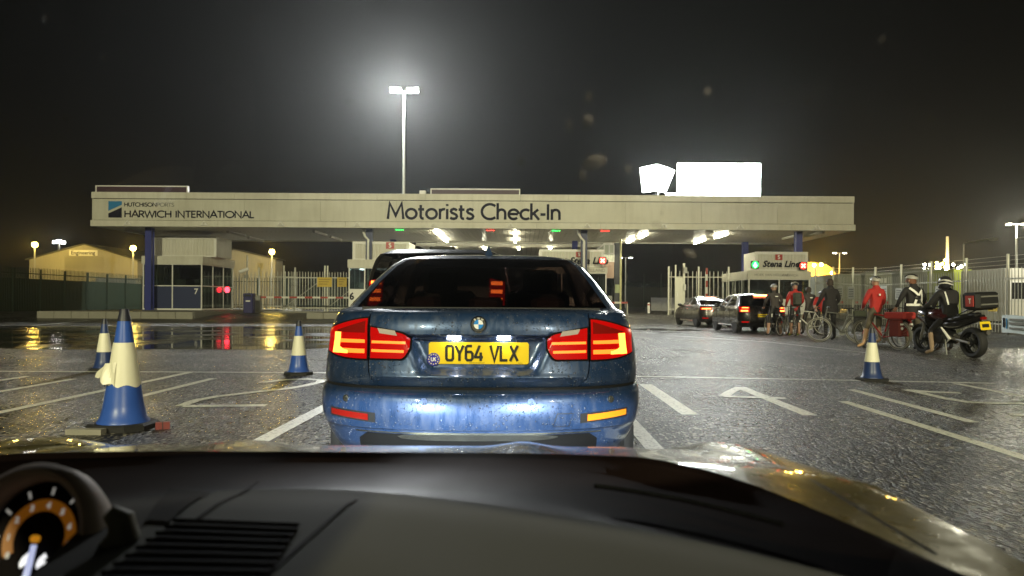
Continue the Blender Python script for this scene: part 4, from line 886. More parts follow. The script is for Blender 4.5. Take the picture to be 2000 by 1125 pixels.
def wheel(parent, x, y, R, w, rim_mat, spokes=5, name='wheel'):
    sd = 1 if x > 0 else -1
    t = MB(); c = (0, 0, 0)
    tyre = MB().lathe([(R*.66, -w/2), (R*.90, -w/2), (R*.985, -w*.38), (R, -w*.2), (R, w*.2), (R*.985, w*.38), (R*.90, w/2), (R*.66, w/2)], c, 'x', 28).build(name, M_RUB, parent, sm=True, loc=(x, y, R))
    mb = MB(); mb.lathe([(R*.68, w*.30), (R*.68, w*.46), (R*.63, w*.47), (R*.60, w*.36)], c, 'x', 28, False); mb.lathe([(R*.16, w*.2), (R*.16, w*.38), (R*.10, w*.42)], c, 'x', 12)
    for i in range(spokes):
        a = 2*pi*i/spokes
        for da in (-.16, .16):
            mb.tube([(w*.34, R*.12*cos(a+da), R*.12*sin(a+da)), (w*.38, R*.63*cos(a+da*.9), R*.63*sin(a+da*.9))], R*.045, 5)
    rim = mb.build('rim', rim_mat, tyre, sm=True, rot=(0, 0, 0 if sd > 0 else pi))
    MB().lathe([(R*.55, 0), (R*.55, w*.18)], c, 'x', 20).build('brake_disc', M_DARKM, tyre, rot=(0, 0, 0 if sd > 0 else pi))
    return tyre
def shell(car, t, paint, belt, roof_i, g=M_CGLASS, rg=None, pillars=(.30, .62), under=None, rear_win=.86):
    """body, roof and glass from the stacked outlines; belt = first greenhouse level, roof_i = first roof level"""
    L = car.L; loops = [[(x, y, l[0]) for x, y in contour(*l[1:], n=car.n)] for l in L]; N = len(loops[0]); half = NR+NS+NR
    groups = {}
    def seg(j):   # j: quad index round the outline
        k = j if j < half else N-1-j
        return k
    for i in range(len(L)-1):
        for j in range(N):
            k = seg(j); key = 'body'
            if belt <= i < roof_i:
                if k < NR*rear_win: key = 'rear_window' if k < NR*.70 else 'body'
                elif k <= NR: key = 'body'
                elif k < NR+NS-1: key = 'side_window' if k not in (NR+NS//2,) else 'body'
                elif k < NR+NS: key = 'body'
                else: key = 'windscreen' if k > NR+NS+1 else 'body'
            elif i >= roof_i: key = 'roof'
            groups.setdefault(key, []).append((i, j))
    def emit(key, m):
        mb = MB(); idx = {}
        fs = []
        for i, j in groups.get(key, []):
            f = []
            for a, b in ((i, j), (i, (j+1) % N), (i+1, (j+1) % N), (i+1, j)):
                if (a, b) not in idx: idx[(a, b)] = len(idx); mb.v.append(Vector(loops[a][b]))
                f.append(idx[(a, b)])
            fs.append(f)
        if key == 'body':
            fs.append([idx[(0, j)] for j in range(N-1, -1, -1)])
        if key == 'roof': fs.append([idx[(len(L)-1, j)] for j in range(N)])
        mb.f = fs; mb.m = [0]*len(fs)
        return mb.build(key, m, t, sm=38)
    o = emit('body', paint); emit('roof', paint)
    for k in ('rear_window', 'side_window', 'windscreen'):
        if groups.get(k): emit(k, (rg if k == 'rear_window' and rg else g))
    return o
def arches(car, t, ys, R, m=M_BLACK):
    for y in ys:
        for sx in (-1, 1):
            mb = MB(); x = car.sx(R)+.004
            mb.torus((sx*(x-.02), y, R), R*1.06, R*.10, 'x', 22, 6, radians(-8), radians(188)); mb.lathe([(R*1.02, -.02), (R*1.02, .02)], (sx*(x-.025), y, R), 'x', 24)
            mb.build('wheel_arch', m, t, sm=True)
def uk_plate(t, x, y, z, txt, s=1.0, m=None, rot=None):
    pl = MB().prism([(-.26*s+.008, -.0555*s), (.26*s-.008, -.0555*s), (.26*s, -.0555*s+.008), (.26*s, .0555*s-.008), (.26*s-.008, .0555*s), (-.26*s+.008, .0555*s), (-.26*s, .0555*s-.008), (-.26*s, -.0555*s+.008)], -.006, 0).build('number_plate', m or M_PLATE, t, loc=(x, y, z), rot=rot)
    if txt:
        mb, w = letters(txt, .079*s, .17, PLATE, mono=.80, sx=.80, th=.0015)
        mb.build('plate_letters', mat('plate_black', (.012, .012, .010), .4), pl, loc=(-w/2+.008*s+.012*s, -.0062, -.0395*s))
    return pl
M_PLATE = mat('yellow_plate', (.78, .56, .015), .35, bump=.05, bs=300, emit=(.9, .62, .01), es=.0)
M_TRED = mat('tail_lens', (.08, .001, .001), .25, spec=.25, emit=(1, .003, .002), es=.55)
M_TREDX = mat('tail_lens_faint', (.16, .006, .004), .12, coat=.8, emit=(1, .03, .01), es=.06)  # second red lens has no lit lamp but is given a faint glow
E_BAR = emat('tail_light_bar', (1.0, .125, .010), 4.2); E_BARH = emat('tail_light_hot', (1.0, .22, .03), 7)
M_MATTE = mat('matte_black', (.006, .006, .006), .8, spec=.1); M_CLEAR = mat('clear_lens', (.45, .40, .38), .12, coat=1.0)

# ---- the blue saloon straight ahead
BL = [(.24, .74, .16, 4.40, .45, .5), (.30, .80, .11, 4.50, .5, .6), (.36, .835, .08, 4.56, .52, .7), (.45, .875, .055, 4.6, .55, .75), (.55, .892, .05, 4.6, .56, .8), (.63, .893, .08, 4.58, .56, .8),
      (.66, .890, .15, 4.52, .50, .8), (.74, .888, .16, 4.40, .50, .8), (.84, .88, .17, 4.2, .50, .7), (.92, .868, .17, 3.9, .50, .6), (.98, .852, .17, 3.6, .48, .5), (1.02, .838, .16, 3.42, .46, .4), (1.045, .822, .17, 3.36, .42, .35), (1.058, .805, .25, 3.32, .34, .3),
      (1.068, .785, .40, 3.28, .26, .28), (1.14, .748, .56, 3.10, .24, .30), (1.24, .700, .80, 2.86, .24, .30), (1.33, .648, 1.04, 2.64, .24, .30), (1.385, .598, 1.22, 2.46, .25, .3), (1.412, .548, 1.36, 2.36, .28, .3), (1.43, .47, 1.55, 2.2, .3, .3), (1.438, .34, 1.75, 2.0, .2, .2)]
bcar = Car(BL)
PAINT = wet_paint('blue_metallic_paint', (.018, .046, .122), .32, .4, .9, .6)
bmw = thing('saloon_car', 'wet dark blue saloon car with lit red tail lamps stopped directly ahead', 'car', (-.226, 3.655, 0), radians(.8)); bmw.scale = (.98, 1, 1)
PAINT_D = M_BLACK
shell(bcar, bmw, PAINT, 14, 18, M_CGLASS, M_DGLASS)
# visible rear skin, panel by panel
def ov(x, z):      # outer skin depth over the body outline
    w = bcar.sx(z); k = min(.9995, abs(x)/(w+.004))
    prof = [(.66, .085), (.70, .062), (.722, .050), (.735, .058), (.80, .072), (.90, .082), (.935, .070), (.97, .074), (1.02, .092), (1.040, .115), (1.052, .16), (1.06, .26)]
    r = prof[0][1]
    for (a, ra), (b, rb) in zip(prof, prof[1:]):
        if a <= z <= b: t = (z-a)/(b-a); r = lerp(ra, rb, t)
    if z > prof[-1][0]: r = prof[-1][1]
    return r+.56*(1-(1-k**2.6)**(1/2.6))
def sst(a, b, x): t = max(0, min(1, (x-a)/(b-a))); return t*t*(3-2*t)
def lidy(x, z):
    xr = .33+.05*(z-.82)/.1
    rec = (1-sst(xr-.05, xr+.02, abs(x)))*sst(.728, .76, z)*(1-sst(.918, .932, z))
    return ov(x, z)+.058*rec
def lidw(z): return .575 if z > .78 else .50+.075*sqrt(max(0, 1-((.78-z)/.115)**2)) if z > .665 else .50
def grid(x0, x1, zs, lo):    # x limits as functions of z
    return lambda s, t: (lambda z: (lerp(x0(z), x1(z), s), z))(zs[min(len(zs)-1, int(round(t*(len(zs)-1))))])
zs = [.668, .675, .685, .70, .712, .72, .726, .735, .75, .765, .80, .84, .88, .90, .915, .922, .93, .936, .95, .97, 1.0, 1.025, 1.040, 1.047, 1.052]
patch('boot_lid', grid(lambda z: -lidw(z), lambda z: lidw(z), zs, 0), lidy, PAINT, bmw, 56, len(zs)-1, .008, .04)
zq = [.668, .70, .74, .78, .82, .86, .90, .94, .97, 1.0, 1.025, 1.04, 1.052]
for sg in (-1, 1):
    f0 = lambda z: sg*(lidw(z)+.007); f1 = lambda z: sg*(bcar.sx(z)*.999+.002)
    xin = (lambda s: 1-(1-s)**2.2)
    q = grid(f0, f1, zq, 0)
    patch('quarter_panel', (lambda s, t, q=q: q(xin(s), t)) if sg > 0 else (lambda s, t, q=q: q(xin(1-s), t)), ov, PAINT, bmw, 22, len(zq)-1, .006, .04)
def bumpy(x, z):
    w = bcar.sx(z)+.006; k = min(.9995, abs(x)/w)
    prof = [(.26, .13), (.33, .085), (.372, .05), (.40, .045), (.452, .030), (.462, .010), (.50, .0), (.56, -.004), (.615, .004), (.636, .018), (.648, .045), (.655, .08)]
    r = prof[0][1]
    for (a, ra), (b, rb) in zip(prof, prof[1:]):
        if a <= z <= b: r = lerp(ra, rb, (z-a)/(b-a))
    if z > .655: r = .08
    return r+.56*(1-(1-k**2.6)**(1/2.6))
zb = [.27, .30, .33, .36, .38, .40, .43, .452, .458, .463, .48, .50, .53, .56, .59, .615, .627, .636, .643, .649, .655]
fullw = lambda z: bcar.sx(z)*.999+.003
gb = grid(lambda z: -fullw(z), fullw, zb, 0)
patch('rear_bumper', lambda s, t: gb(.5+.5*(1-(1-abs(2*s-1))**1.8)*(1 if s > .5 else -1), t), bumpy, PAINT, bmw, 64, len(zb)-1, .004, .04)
patch('bumper_gap', rect(-.85, .85, .653, .667), ov, M_BLACK, bmw, 40, 1, .016, .02)
# lower valance, chrome strip, reflectors, sensors, tow cover
patch('lower_valance', rect(-.62, .62, lambda x: .285, lambda x: .405+.03*(abs(x) < .6)), bumpy, M_MATTE, bmw, 30, 4, .014, .02)
patch('trim_line', rect(-.64, .64, .438, .446), bumpy, M_SATIN, bmw, 30, 2, .010, .012)
patch('chrome_strip', rect(-.41, .41, lambda x: .425-.018*sqrt(max(0, 1-(x/.41)**4)), lambda x: .427+.012*sqrt(max(0, 1-(x/.41)**4))), bumpy, M_SATIN, bmw, 40, 4, .024, .03)
for sg in (-1, 1):
    a, b = (-.79, -.555) if sg < 0 else (.555, .79)
    zt = lambda x: .535+.055*(abs(x)-.555); zl = lambda x: .503+.065*(abs(x)-.555)
    patch('reflector_recess', rect(a-.03 if sg > 0 else a, b if sg > 0 else b+.03, lambda x: .494+.06*(abs(x)-.555), lambda x: .543+.055*(abs(x)-.555)), bumpy, M_BLACK, bmw, 14, 2, .007, .02)
    patch('rear_reflector', rect(a+.008, b-.008, zl, zt), bumpy, M_TREDX if sg < 0 else mat('amber_lens', (.5, .16, .01), .12, coat=1, emit=(1, .25, .01), es=.75), bmw, 14, 2, .014, .02)  # reflectors hold no lamp; their brightness is emission put into the material
    for x in (.69, .27): MB().lathe([(.018, -.004), (.018, -.0005), (.012, .0), (.0115, -.006)], (0, 0, 0), 'y', 16).build('parking_sensor', M_SATIN if x > .5 else PAINT, bmw, loc=(sg*x, bumpy(sg*x, .605)-.006, .605), rot=(0, 0, sg*(.42 if x > .5 else .07)))
patch('tow_cover_gap', lambda s, t: (lerp(.382, .468, s)+.022*t, lerp(.478, .546, t)), bumpy, M_BLACK, bmw, 6, 4, .0055, .01)
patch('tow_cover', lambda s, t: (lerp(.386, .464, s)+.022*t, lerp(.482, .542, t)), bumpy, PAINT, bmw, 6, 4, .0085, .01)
# tail lamps
for sg in (-1, 1):
    mir = lambda fn: (fn if sg > 0 else (lambda s, t: (-fn(1-s, t)[0], fn(1-s, t)[1])))
    # inner lamp on the lid
    def inner(s, t):
        x = lerp(.357, .566, s); e = max(0, (.405-x)/.048)
        zt = .930+.038*(x-.357)/.21-.02*e*e; zb_ = .810+.055*e*e
        return x, lerp(zb_, zt, t)
    patch('lamp_seal', mir(lambda s, t: (lambda p: (p[0]+(.009 if s > .5 else -.009)*(abs(s-.5)*2), p[1]+(.009 if t > .5 else -.009)))(inner(s, t))), lidy, M_MATTE, bmw, 22, 4, .013, .03)
    li = patch('tail_lamp', mir(inner), lidy, M_TRED, bmw, 22, 8, .022, .05)
    for z0, z1, a, b in ((.840, .853, .385, .560), (.884, .897, .378, .560)):
        patch('light_bar', mir(rect(a, b, lambda x: z0+.012*(x-.38), lambda x: z1+.012*(x-.38))), lidy, E_BAR, li, 14, 2, .026, .012)
    patch('reversing_lens', mir(lambda s, t: (lerp(.42, .515, s)+.012*t, lerp(.926, .952, t)+.012*s)), lidy, M_CLEAR, li, 8, 2, .026, .012)
    # outer lamp on the quarter panel, wrapping round the corner
    def outer(s, t):
        x = .588+.252*(1-(1-s)**1.8)
        zt = 1.012-.060*((x-.588)/.252)**1.5; zb_ = .806+.03*((x-.588)/.252)**3
        return x, lerp(zb_, zt, t)
    patch('lamp_seal', mir(lambda s, t: (lambda p: (p[0]-.006*(1-s), p[1]+(.009 if t > .5 else -.009)))(outer(s, t))), ov, M_MATTE, bmw, 24, 4, .013, .03)
    lo = patch('tail_lamp', mir(outer), ov, M_TRED, bmw, 24, 10, .022, .05)
    patch('upper_lens', mir(lambda s, t: (lerp(.598, .79, s)-.02*t*s, lerp(.938, 1.000-.050*s, t))), ov, M_TREDX, lo, 12, 3, .0245, .012)
    for z0, z1 in ((.834, .851), (.886, .899)):
        patch('light_bar', mir(rect(.600, .765, lambda x: z0-.01*(x-.6), lambda x: z1+.004)), ov, E_BAR, lo, 16, 2, .026, .012)
    patch('light_bar', mir(lambda s, t: (lerp(.758, .800, s)-.012*t, lerp(.829, .938, t))), ov, E_BARH, lo, 10, 6, .027, .012)
    patch('light_bar', mir(lambda s, t: (lerp(.700, .770, s), lerp(.830, .846+.03*s*s, t))), ov, E_BARH, lo, 8, 2, .028, .012)
# plate, badge, plate lamps
pl = uk_plate(bmw, 0, lidy(0, .838)-.012, .838, 'OY64 VLX')
mb = MB(); mb.lathe([(.033, -.002), (.033, 0)], (0, 0, 0), 'y', 22)
stk = mb.build('country_sticker', mat('deep_blue_print', (.02, .02, .32), .4), pl, loc=(-.235, -.0065, -.032))
mb, w = letters('UK', .019, .22, th=.0008); mb.build('sticker_letters', M_OFFW, stk, loc=(-w/2, -.0022, -.0095))
mb = MB()
for i in range(12): a = 2*pi*i/12; mb.lathe([(.0035, -.003), (.0035, -.0021)], (.025*sin(a), 0, .025*cos(a)), 'y', 6)
mb.build('star', mat('star_yellow', (.75, .7, .3), .5), stk)
B(-.05, .03, -.0068, -.0061, -.0505, -.0485).build('plate_print', mat('plate_black', (.012, .012, .010)), pl); B(.205, .228, -.0068, -.0061, -.0505, -.049).build('plate_print', mat('plate_black', (.012, .012, .010)), pl)
by, bz = ov(0, .985), .985
bd = MB().lathe([(.043, .004), (.043, -.006), (.040, -.010), (.037, -.010), (.0365, -.007)], (0, 0, 0), 'y', 32).build('roundel', M_CHROME, bmw, sm=True, loc=(0, by-.012, bz), rot=(radians(-8), 0, 0))
MB().lathe([(.0365, -.0075), (.0365, -.006)], (0, 0, 0), 'y', 32).build('roundel_ring', M_BLACK, bd)
for q in range(4):
    pts = [(0, 0)]+[(.024*cos(radians(90*q+9*i)), .024*sin(radians(90*q+9*i))) for i in range(11)]
    MB().prism(pts, -.0095, -.0078).build('roundel_quarter', mat('roundel_blue', (.02, .22, .65), .25, coat=1) if q in (1, 3) else mat('roundel_white', (.8, .82, .84), .25, coat=1), bd)
for i, ch in enumerate('BMW'): 
    F2 = dict(GL); F2['B'] = ([[(.07, .04), (.07, .96), (.3, .96), (.48, .85), (.48, .66), (.3, .53), (.07, .53)], [(.3, .53), (.54, .38), (.54, .16), (.34, .04), (.07, .04)]], .6)
    mb, w = letters(ch, .0095, .2, F2, th=.0006); a = radians((-38, 0, 38)[i]); mb.build('roundel_letter', M_OFFW, bd, loc=(.0265*sin(a)-w/2*cos(a), -.0078, .0265*cos(a)+w/2*sin(a)), rot=(0, a, 0))
MB().torus((0, 0, 0), .025, .0016, 'y', 32, 5).build('roundel_inner_rim', M_CHROME, bd, loc=(0, -.008, 0))
for sx in (-.13, .13): B(-.035, .035, -.01, .02, -.006, .006).build('plate_lamp', mat('plate_lamp_lens', (.6, .6, .6), .2, emit=(.85, .9, 1), es=14), bmw, loc=(sx, lidy(0, .905)-.015, .912)); 
for sx in (-.13, .13): lamp('POINT', 'plate_light', (sx, lidy(0, .905)-.045, .908), .55, (.95, .97, 1), bmw, .01)
patch('lid_handle', rect(-.20, .20, .918, .930), lidy, PAINT, bmw, 12, 2, .012, .02)
# aerial fin, gutters, mirrors, wheels, seats inside
mb = MB(); mb.loops([[(-.028, 0, 0), (.028, 0, 0), (.018, .17, 0), (-.018, .17, 0)], [(-.014, .02, .035), (.014, .02, .035), (.008, .10, .035), (-.008, .10, .035)], [(-.004, .015, .062), (.004, .015, .062), (.003, .045, .06), (-.003, .045, .06)]])
mb.build('roof_antenna', PAINT, bmw, sm=True, loc=(0, 1.52, 1.428))
for sg in (-1, 1):
    pts = [(sg*(bcar.sx(z)+.004-(.0 if z > 1.1 else 0)), lerp(bcar.at(z)[1]+bcar.at(z)[3], bcar.at(z)[1]+bcar.at(z)[3]+.02, .5), z) for z in (1.07, 1.14, 1.24, 1.33, 1.385, 1.41)]
    MB().tube(pts, .007, 6).build('window_trim', M_SATIN, bmw)
    mb = MB(); mb.ell((sg*.97, 2.95, 1.03), (.11, .07, .075), 12, 8); mb.tube([(sg*.80, 3.0, 1.0), (sg*.93, 2.96, 1.02)], .03, 6); m_ = mb.build('door_mirror', PAINT, bmw, sm=True)
    MB().ell((sg*.97, 2.90, 1.03), (.09, .03, .058), 12, 6).build('mirror_glass', M_CHROME, m_)
    for y in (.93, 3.74): wheel(bmw, sg*.785, y, .325, .225, M_SATIN, 5)
arches(bcar, bmw, (.93, 3.74), .33)
M_SEAT = mat('dark_upholstery', (.02, .018, .018), .7)
for x in (-.38, .38):
    B(-.25, .25, -.08, .06, 0, .75, .06).build('seat', M_SEAT, bmw, loc=(x, 2.05, .45), rot=(radians(-14), 0, 0)); B(-.13, .13, -.05, .05, 0, .18, .05).build('headrest', M_SEAT, bmw, loc=(x, 1.88, 1.16))
B(-.66, .66, -.07, .05, 0, .5, .06).build('rear_seat', M_SEAT, bmw, loc=(0, 1.12, .55), rot=(radians(-12), 0, 0))
for x in (-.4, 0, .4): B(-.11, .11, -.04, .04, 0, .1, .04).build('rear_headrest', M_SEAT, bmw, loc=(x, 1.03, 1.03))
B(-.7, .7, 0, .6, -.02, 0).build('parcel_shelf', M_SEAT, bmw, loc=(0, .42, 1.045)); B(-.7, .7, 0, .5, 0, .22, .05).build('inner_dashboard', M_SEAT, bmw, loc=(0, 2.75, .8))
B(-.66, .66, -.015, .015, -.006, .006).build('wiper_shade', M_BLACK, bmw, loc=(0, .39, 1.064))
for x in (-.13, .13): MB().lathe([(.042, 0), (.045, .12)], (0, 0, 0), 'y', 16).build('tailpipe', M_SATIN, bmw, loc=(-.52+x*.4, .03, .30))

# ---- people carrier ahead on the left lane edge
ML = [(.28, .86, .10, 4.7, .35, .5), (.40, .93, .03, 4.85, .4, .6), (.60, .975, .0, 4.9, .4, .7), (.85, .99, .02, 4.85, .4, .7), (1.0, .985, .04, 4.4, .38, .6), (1.08, .98, .06, 3.9, .36, .5), (1.25, .955, .12, 3.65, .33, .45), (1.45, .915, .20, 3.35, .3, .4), (1.62, .865, .30, 3.05, .28, .4), (1.70, .82, .40, 2.9, .28, .4), (1.765, .70, .6, 2.75, .3, .3), (1.785, .45, .9, 2.5, .3, .3)]
PAINT_M = wet_paint('dark_grey_paint', (.030, .028, .026), .32, .4, .3)
mcar = Car(ML); mpv = thing('people_carrier', 'dark grey people carrier ahead of the blue car towards booth 6', 'car', (-1.22, 10.1, 0), radians(0)); mpv.scale = (1.06, 1, 1.05)
shell(mcar, mpv, PAINT_M, 6, 9, M_CGLASS, glass('grey_rear_glass', (.14, .13, .12), .8), rear_win=.9)
patch('tailgate_lip', rect(-.78, .78, 1.585, 1.60), mcar.ry, M_SATIN, mpv, 20, 2, .02, .02)
for sg in (-1, 1):
    f = rect(.70, .90, .95, lambda x: 1.36-.2*(x-.7)) if sg > 0 else rect(-.90, -.70, .95, lambda x: 1.36-.2*(-x-.7))
    tl = patch('tail_lamp', f, mcar.ry, M_TRED, mpv, 10, 6, .02, .03)
    for z in (1.05, 1.16, 1.27): patch('light_bar', rect(.72, .87, z, z+.05) if sg > 0 else rect(-.87, -.72, z, z+.05), mcar.ry, E_BARH, tl, 8, 2, .026, .012)
    mb = MB(); mb.ell((sg*1.17, 3.05, 1.22), (.12, .08, .16), 12, 8); mb.tube([(sg*.94, 3.1, 1.12), (sg*1.1, 3.06, 1.15)], .05, 6); mm = mb.build('door_mirror', M_BLACK, mpv, sm=True); MB().ell((sg*1.17, 2.99, 1.22), (.095, .03, .13), 12, 6).build('mirror_glass', M_CHROME, mm)
    for y in (.95, 3.9): wheel(mpv, sg*.88, y, .34, .22, M_SATIN, 5)
arches(mcar, mpv, (.95, 3.9), .35)
B(-.18, .18, .9, 1.5, 1.79, 1.83, .02).build('roof_box', M_BLACK, mpv); uk_plate(mpv, 0, -.02, .80, None); B(-.8, .8, -.03, .05, .36, .5, .03).build('rear_bumper', M_BLACK, mpv)
for x in (-.42, .42): B(-.25, .25, -.08, .08, 0, .75, .06).build('seat', M_SEAT, mpv, loc=(x, 1.9, .7)); B(-.13, .13, -.05, .05, 0, .18, .04).build('headrest', M_SEAT, mpv, loc=(x, 1.85, 1.47))

# ---- silver saloon and dark hatchback in the right lane
SL = [(.22, .76, .15, 4.5, .45, .5), (.32, .86, .06, 4.72, .5, .6), (.45, .90, .0, 4.78, .5, .7), (.60, .915, .02, 4.76, .5, .8), (.76, .905, .05, 4.6, .5, .8), (.88, .885, .06, 4.2, .46, .6), (.96, .865, .08, 3.7, .42, .45), (1.0, .85, .14, 3.5, .38, .35), (1.02, .82, .42, 3.4, .28, .3), (1.15, .745, .75, 3.08, .26, .3), (1.28, .675, 1.12, 2.75, .26, .3), (1.38, .60, 1.5, 2.5, .3, .3), (1.43, .5, 1.85, 2.35, .25, .25), (1.44, .3, 2.0, 2.25, .1, .1)]
HL = [(.22, .74, .15, 4.0, .4, .5), (.32, .84, .06, 4.2, .45, .6), (.46, .885, .0, 4.26, .45, .7), (.62, .90, .0, 4.24, .45, .7), (.78, .895, .03, 4.1, .42, .7), (.88, .885, .06, 3.8, .40, .6), (.97, .87, .09, 3.45, .38, .45), (1.02, .845, .13, 3.3, .35, .4), (1.16, .785, .25, 2.98, .32, .35), (1.30, .725, .42, 2.65, .3, .35), (1.40, .665, .58, 2.4, .3, .35), (1.455, .56, .75, 2.2, .3, .3), (1.475, .35, 1.1, 1.9, .3, .3)]
def side_trim(car, t, paint, ys, R):
    arches(car, t, ys, R)
    for sg in (-1, 1):
        for y in ys: wheel(t, sg*(car.sx(R)-.095), y, R, .21, M_SATIN, 5)
        x = car.sx(.42)+.004
        MB().tube([(sg*(car.sx(.30)+.006), ys[0]+R*1.2, .28), (sg*(car.sx(.30)+.006), ys[1]-R*1.2, .28)], .03, 6).build('sill_trim', M_SATIN, t)
        for y in (ys[0]+R*1.35, (ys[0]+ys[1])/2-.02, ys[1]-R*1.25):
            pts = [(sg*(car.sx(z)+.0015), y+.12*max(0, z-.5), z) for z in (.36, .5, .65, .8, .92, .98)]; MB().tube(pts, .006, 4).build('door_gap', M_BLACK, t)
        for y in ((ys[0]+ys[1])/2-.45, (ys[0]+ys[1])/2+.60): MB().tube([(sg*(car.sx(.83)+.02), y-.1, .83), (sg*(car.sx(.83)+.02), y+.1, .83)], .016, 6).build('door_handle', M_SATIN, t)
        mb = MB(); mb.ell((sg*(car.sx(.98)+.12), ys[1]-.75, 1.02), (.11, .07, .075), 10, 6); mb.tube([(sg*(car.sx(1.0)-.03), ys[1]-.70, .99), (sg*(car.sx(.98)+.1), ys[1]-.74, 1.0)], .03, 6); mb.build('door_mirror', paint, t, sm=True)
        pts = [(sg*(car.sx(z)+.004), lerp(car.at(z)[1]+car.at(z)[3], car.at(z)[2]-car.at(z)[4], q), z) for z, q in ((1.05, 0), (1.2, .02), (1.32, .06), (1.38, .2), (1.385, .5), (1.37, .8), (1.3, .95), (1.2, 1), (1.06, 1))]
        MB().tube(pts, .012, 5).build('window_trim', M_SATIN, t)
    for x in (-.38, .38): B(-.25, .25, -.08, .06, 0, .75, .06).build('seat', M_SEAT, t, loc=(x, 1.85, .45)); B(-.13, .13, -.05, .05, 0, .18, .05).build('headrest', M_SEAT, t, loc=(x, 1.82, 1.2))
E_BRK = emat('brake_light', (1, .16, .03), 12)
PAINT_S = wet_paint('silver_grey_paint', (.075, .07, .065), .28, .7, .3); PAINT_H = wet_paint('brown_black_paint', (.012, .010, .009), .28, .4, .3, .05)
scar = Car(SL); sal = thing('saloon_car', 'silver grey saloon car with glowing tail lamps first in the right queue', 'car', (8.95, 33.6, gz(9, 35)), radians(4.5))
shell(scar, sal, PAINT_S, 8, 11, M_CGLASS, glass('grey_screen', (.3, .28, .26))); side_trim(scar, sal, PAINT_S, (1.0, 3.85), .335)
hcar = Car(HL); hat = thing('hatchback_car', 'dark hatchback with yellow plate second in the right queue', 'car', (8.80, 27.0, 0), radians(1.5))
shell(hcar, hat, PAINT_H, 7, 10, M_CGLASS, glass('dark_screen', (.12, .11, .11)), rear_win=.9); side_trim(hcar, hat, PAINT_H, (.85, 3.4), .33)
for car, t, zz, xi, xo in ((scar, sal, (.80, .92), .38, .84), (hcar, hat, (.78, .98), .52, .85)):
    for sg in (-1, 1):
        f = (lambda a, b, c, d: rect(a, b, c, d) if sg > 0 else rect(-b, -a, c, d))
        tl = patch('tail_lamp', f(xi, xo, zz[0], zz[1]), car.ry, M_TRED, t, 16, 4, .015, .03)
        patch('light_bar', f(xi+.06, xo-.04, zz[0]+.03, zz[0]+.075), car.ry, E_BRK, tl, 14, 2, .02, .012)
        if car is hcar: patch('light_bar', f(xi+.04, xo-.08, zz[1]-.05, zz[1]-.025), car.ry, E_BRK, tl, 12, 2, .02, .012)
        patch('rear_reflector', f(.55, .78, .40, .44), car.ry, M_TRED, t, 8, 2, .012, .02)  # reflector glows through the lit lens material, without a lamp of its own
    patch('lower_valance', rect(-.6, .6, .24, .36), car.ry, M_BLACK, t, 20, 2, .02, .02)
    patch('bumper_gap', rect(-.7, .7, .615, .625), car.ry, M_BLACK, t, 20, 1, .004, .01)
B(-.24, .24, -.02, .01, -.02, .02).build('high_brake_light', emat('brake_bright', (1, .22, .08), 22), sal, loc=(0, 1.42, 1.355)); B(-.24, .24, -.03, .01, -.025, .025).build('high_brake_light', emat('brake_bright', (1, .22, .08), 22), hat, loc=(0, .50, 1.40))
uk_plate(hat, 0, hcar.ry(0, .66)-.02, .66, None); uk_plate(sal, 0, scar.ry(0, .52)-.02, .52, None)
hp = [c for c in hat.children if c.name.startswith('number_plate')][0]; B(-.18, .18, -.008, -.0065, -.028, .028).build('plate_print', mat('plate_smudge', (.25, .2, .02), .5), hp)
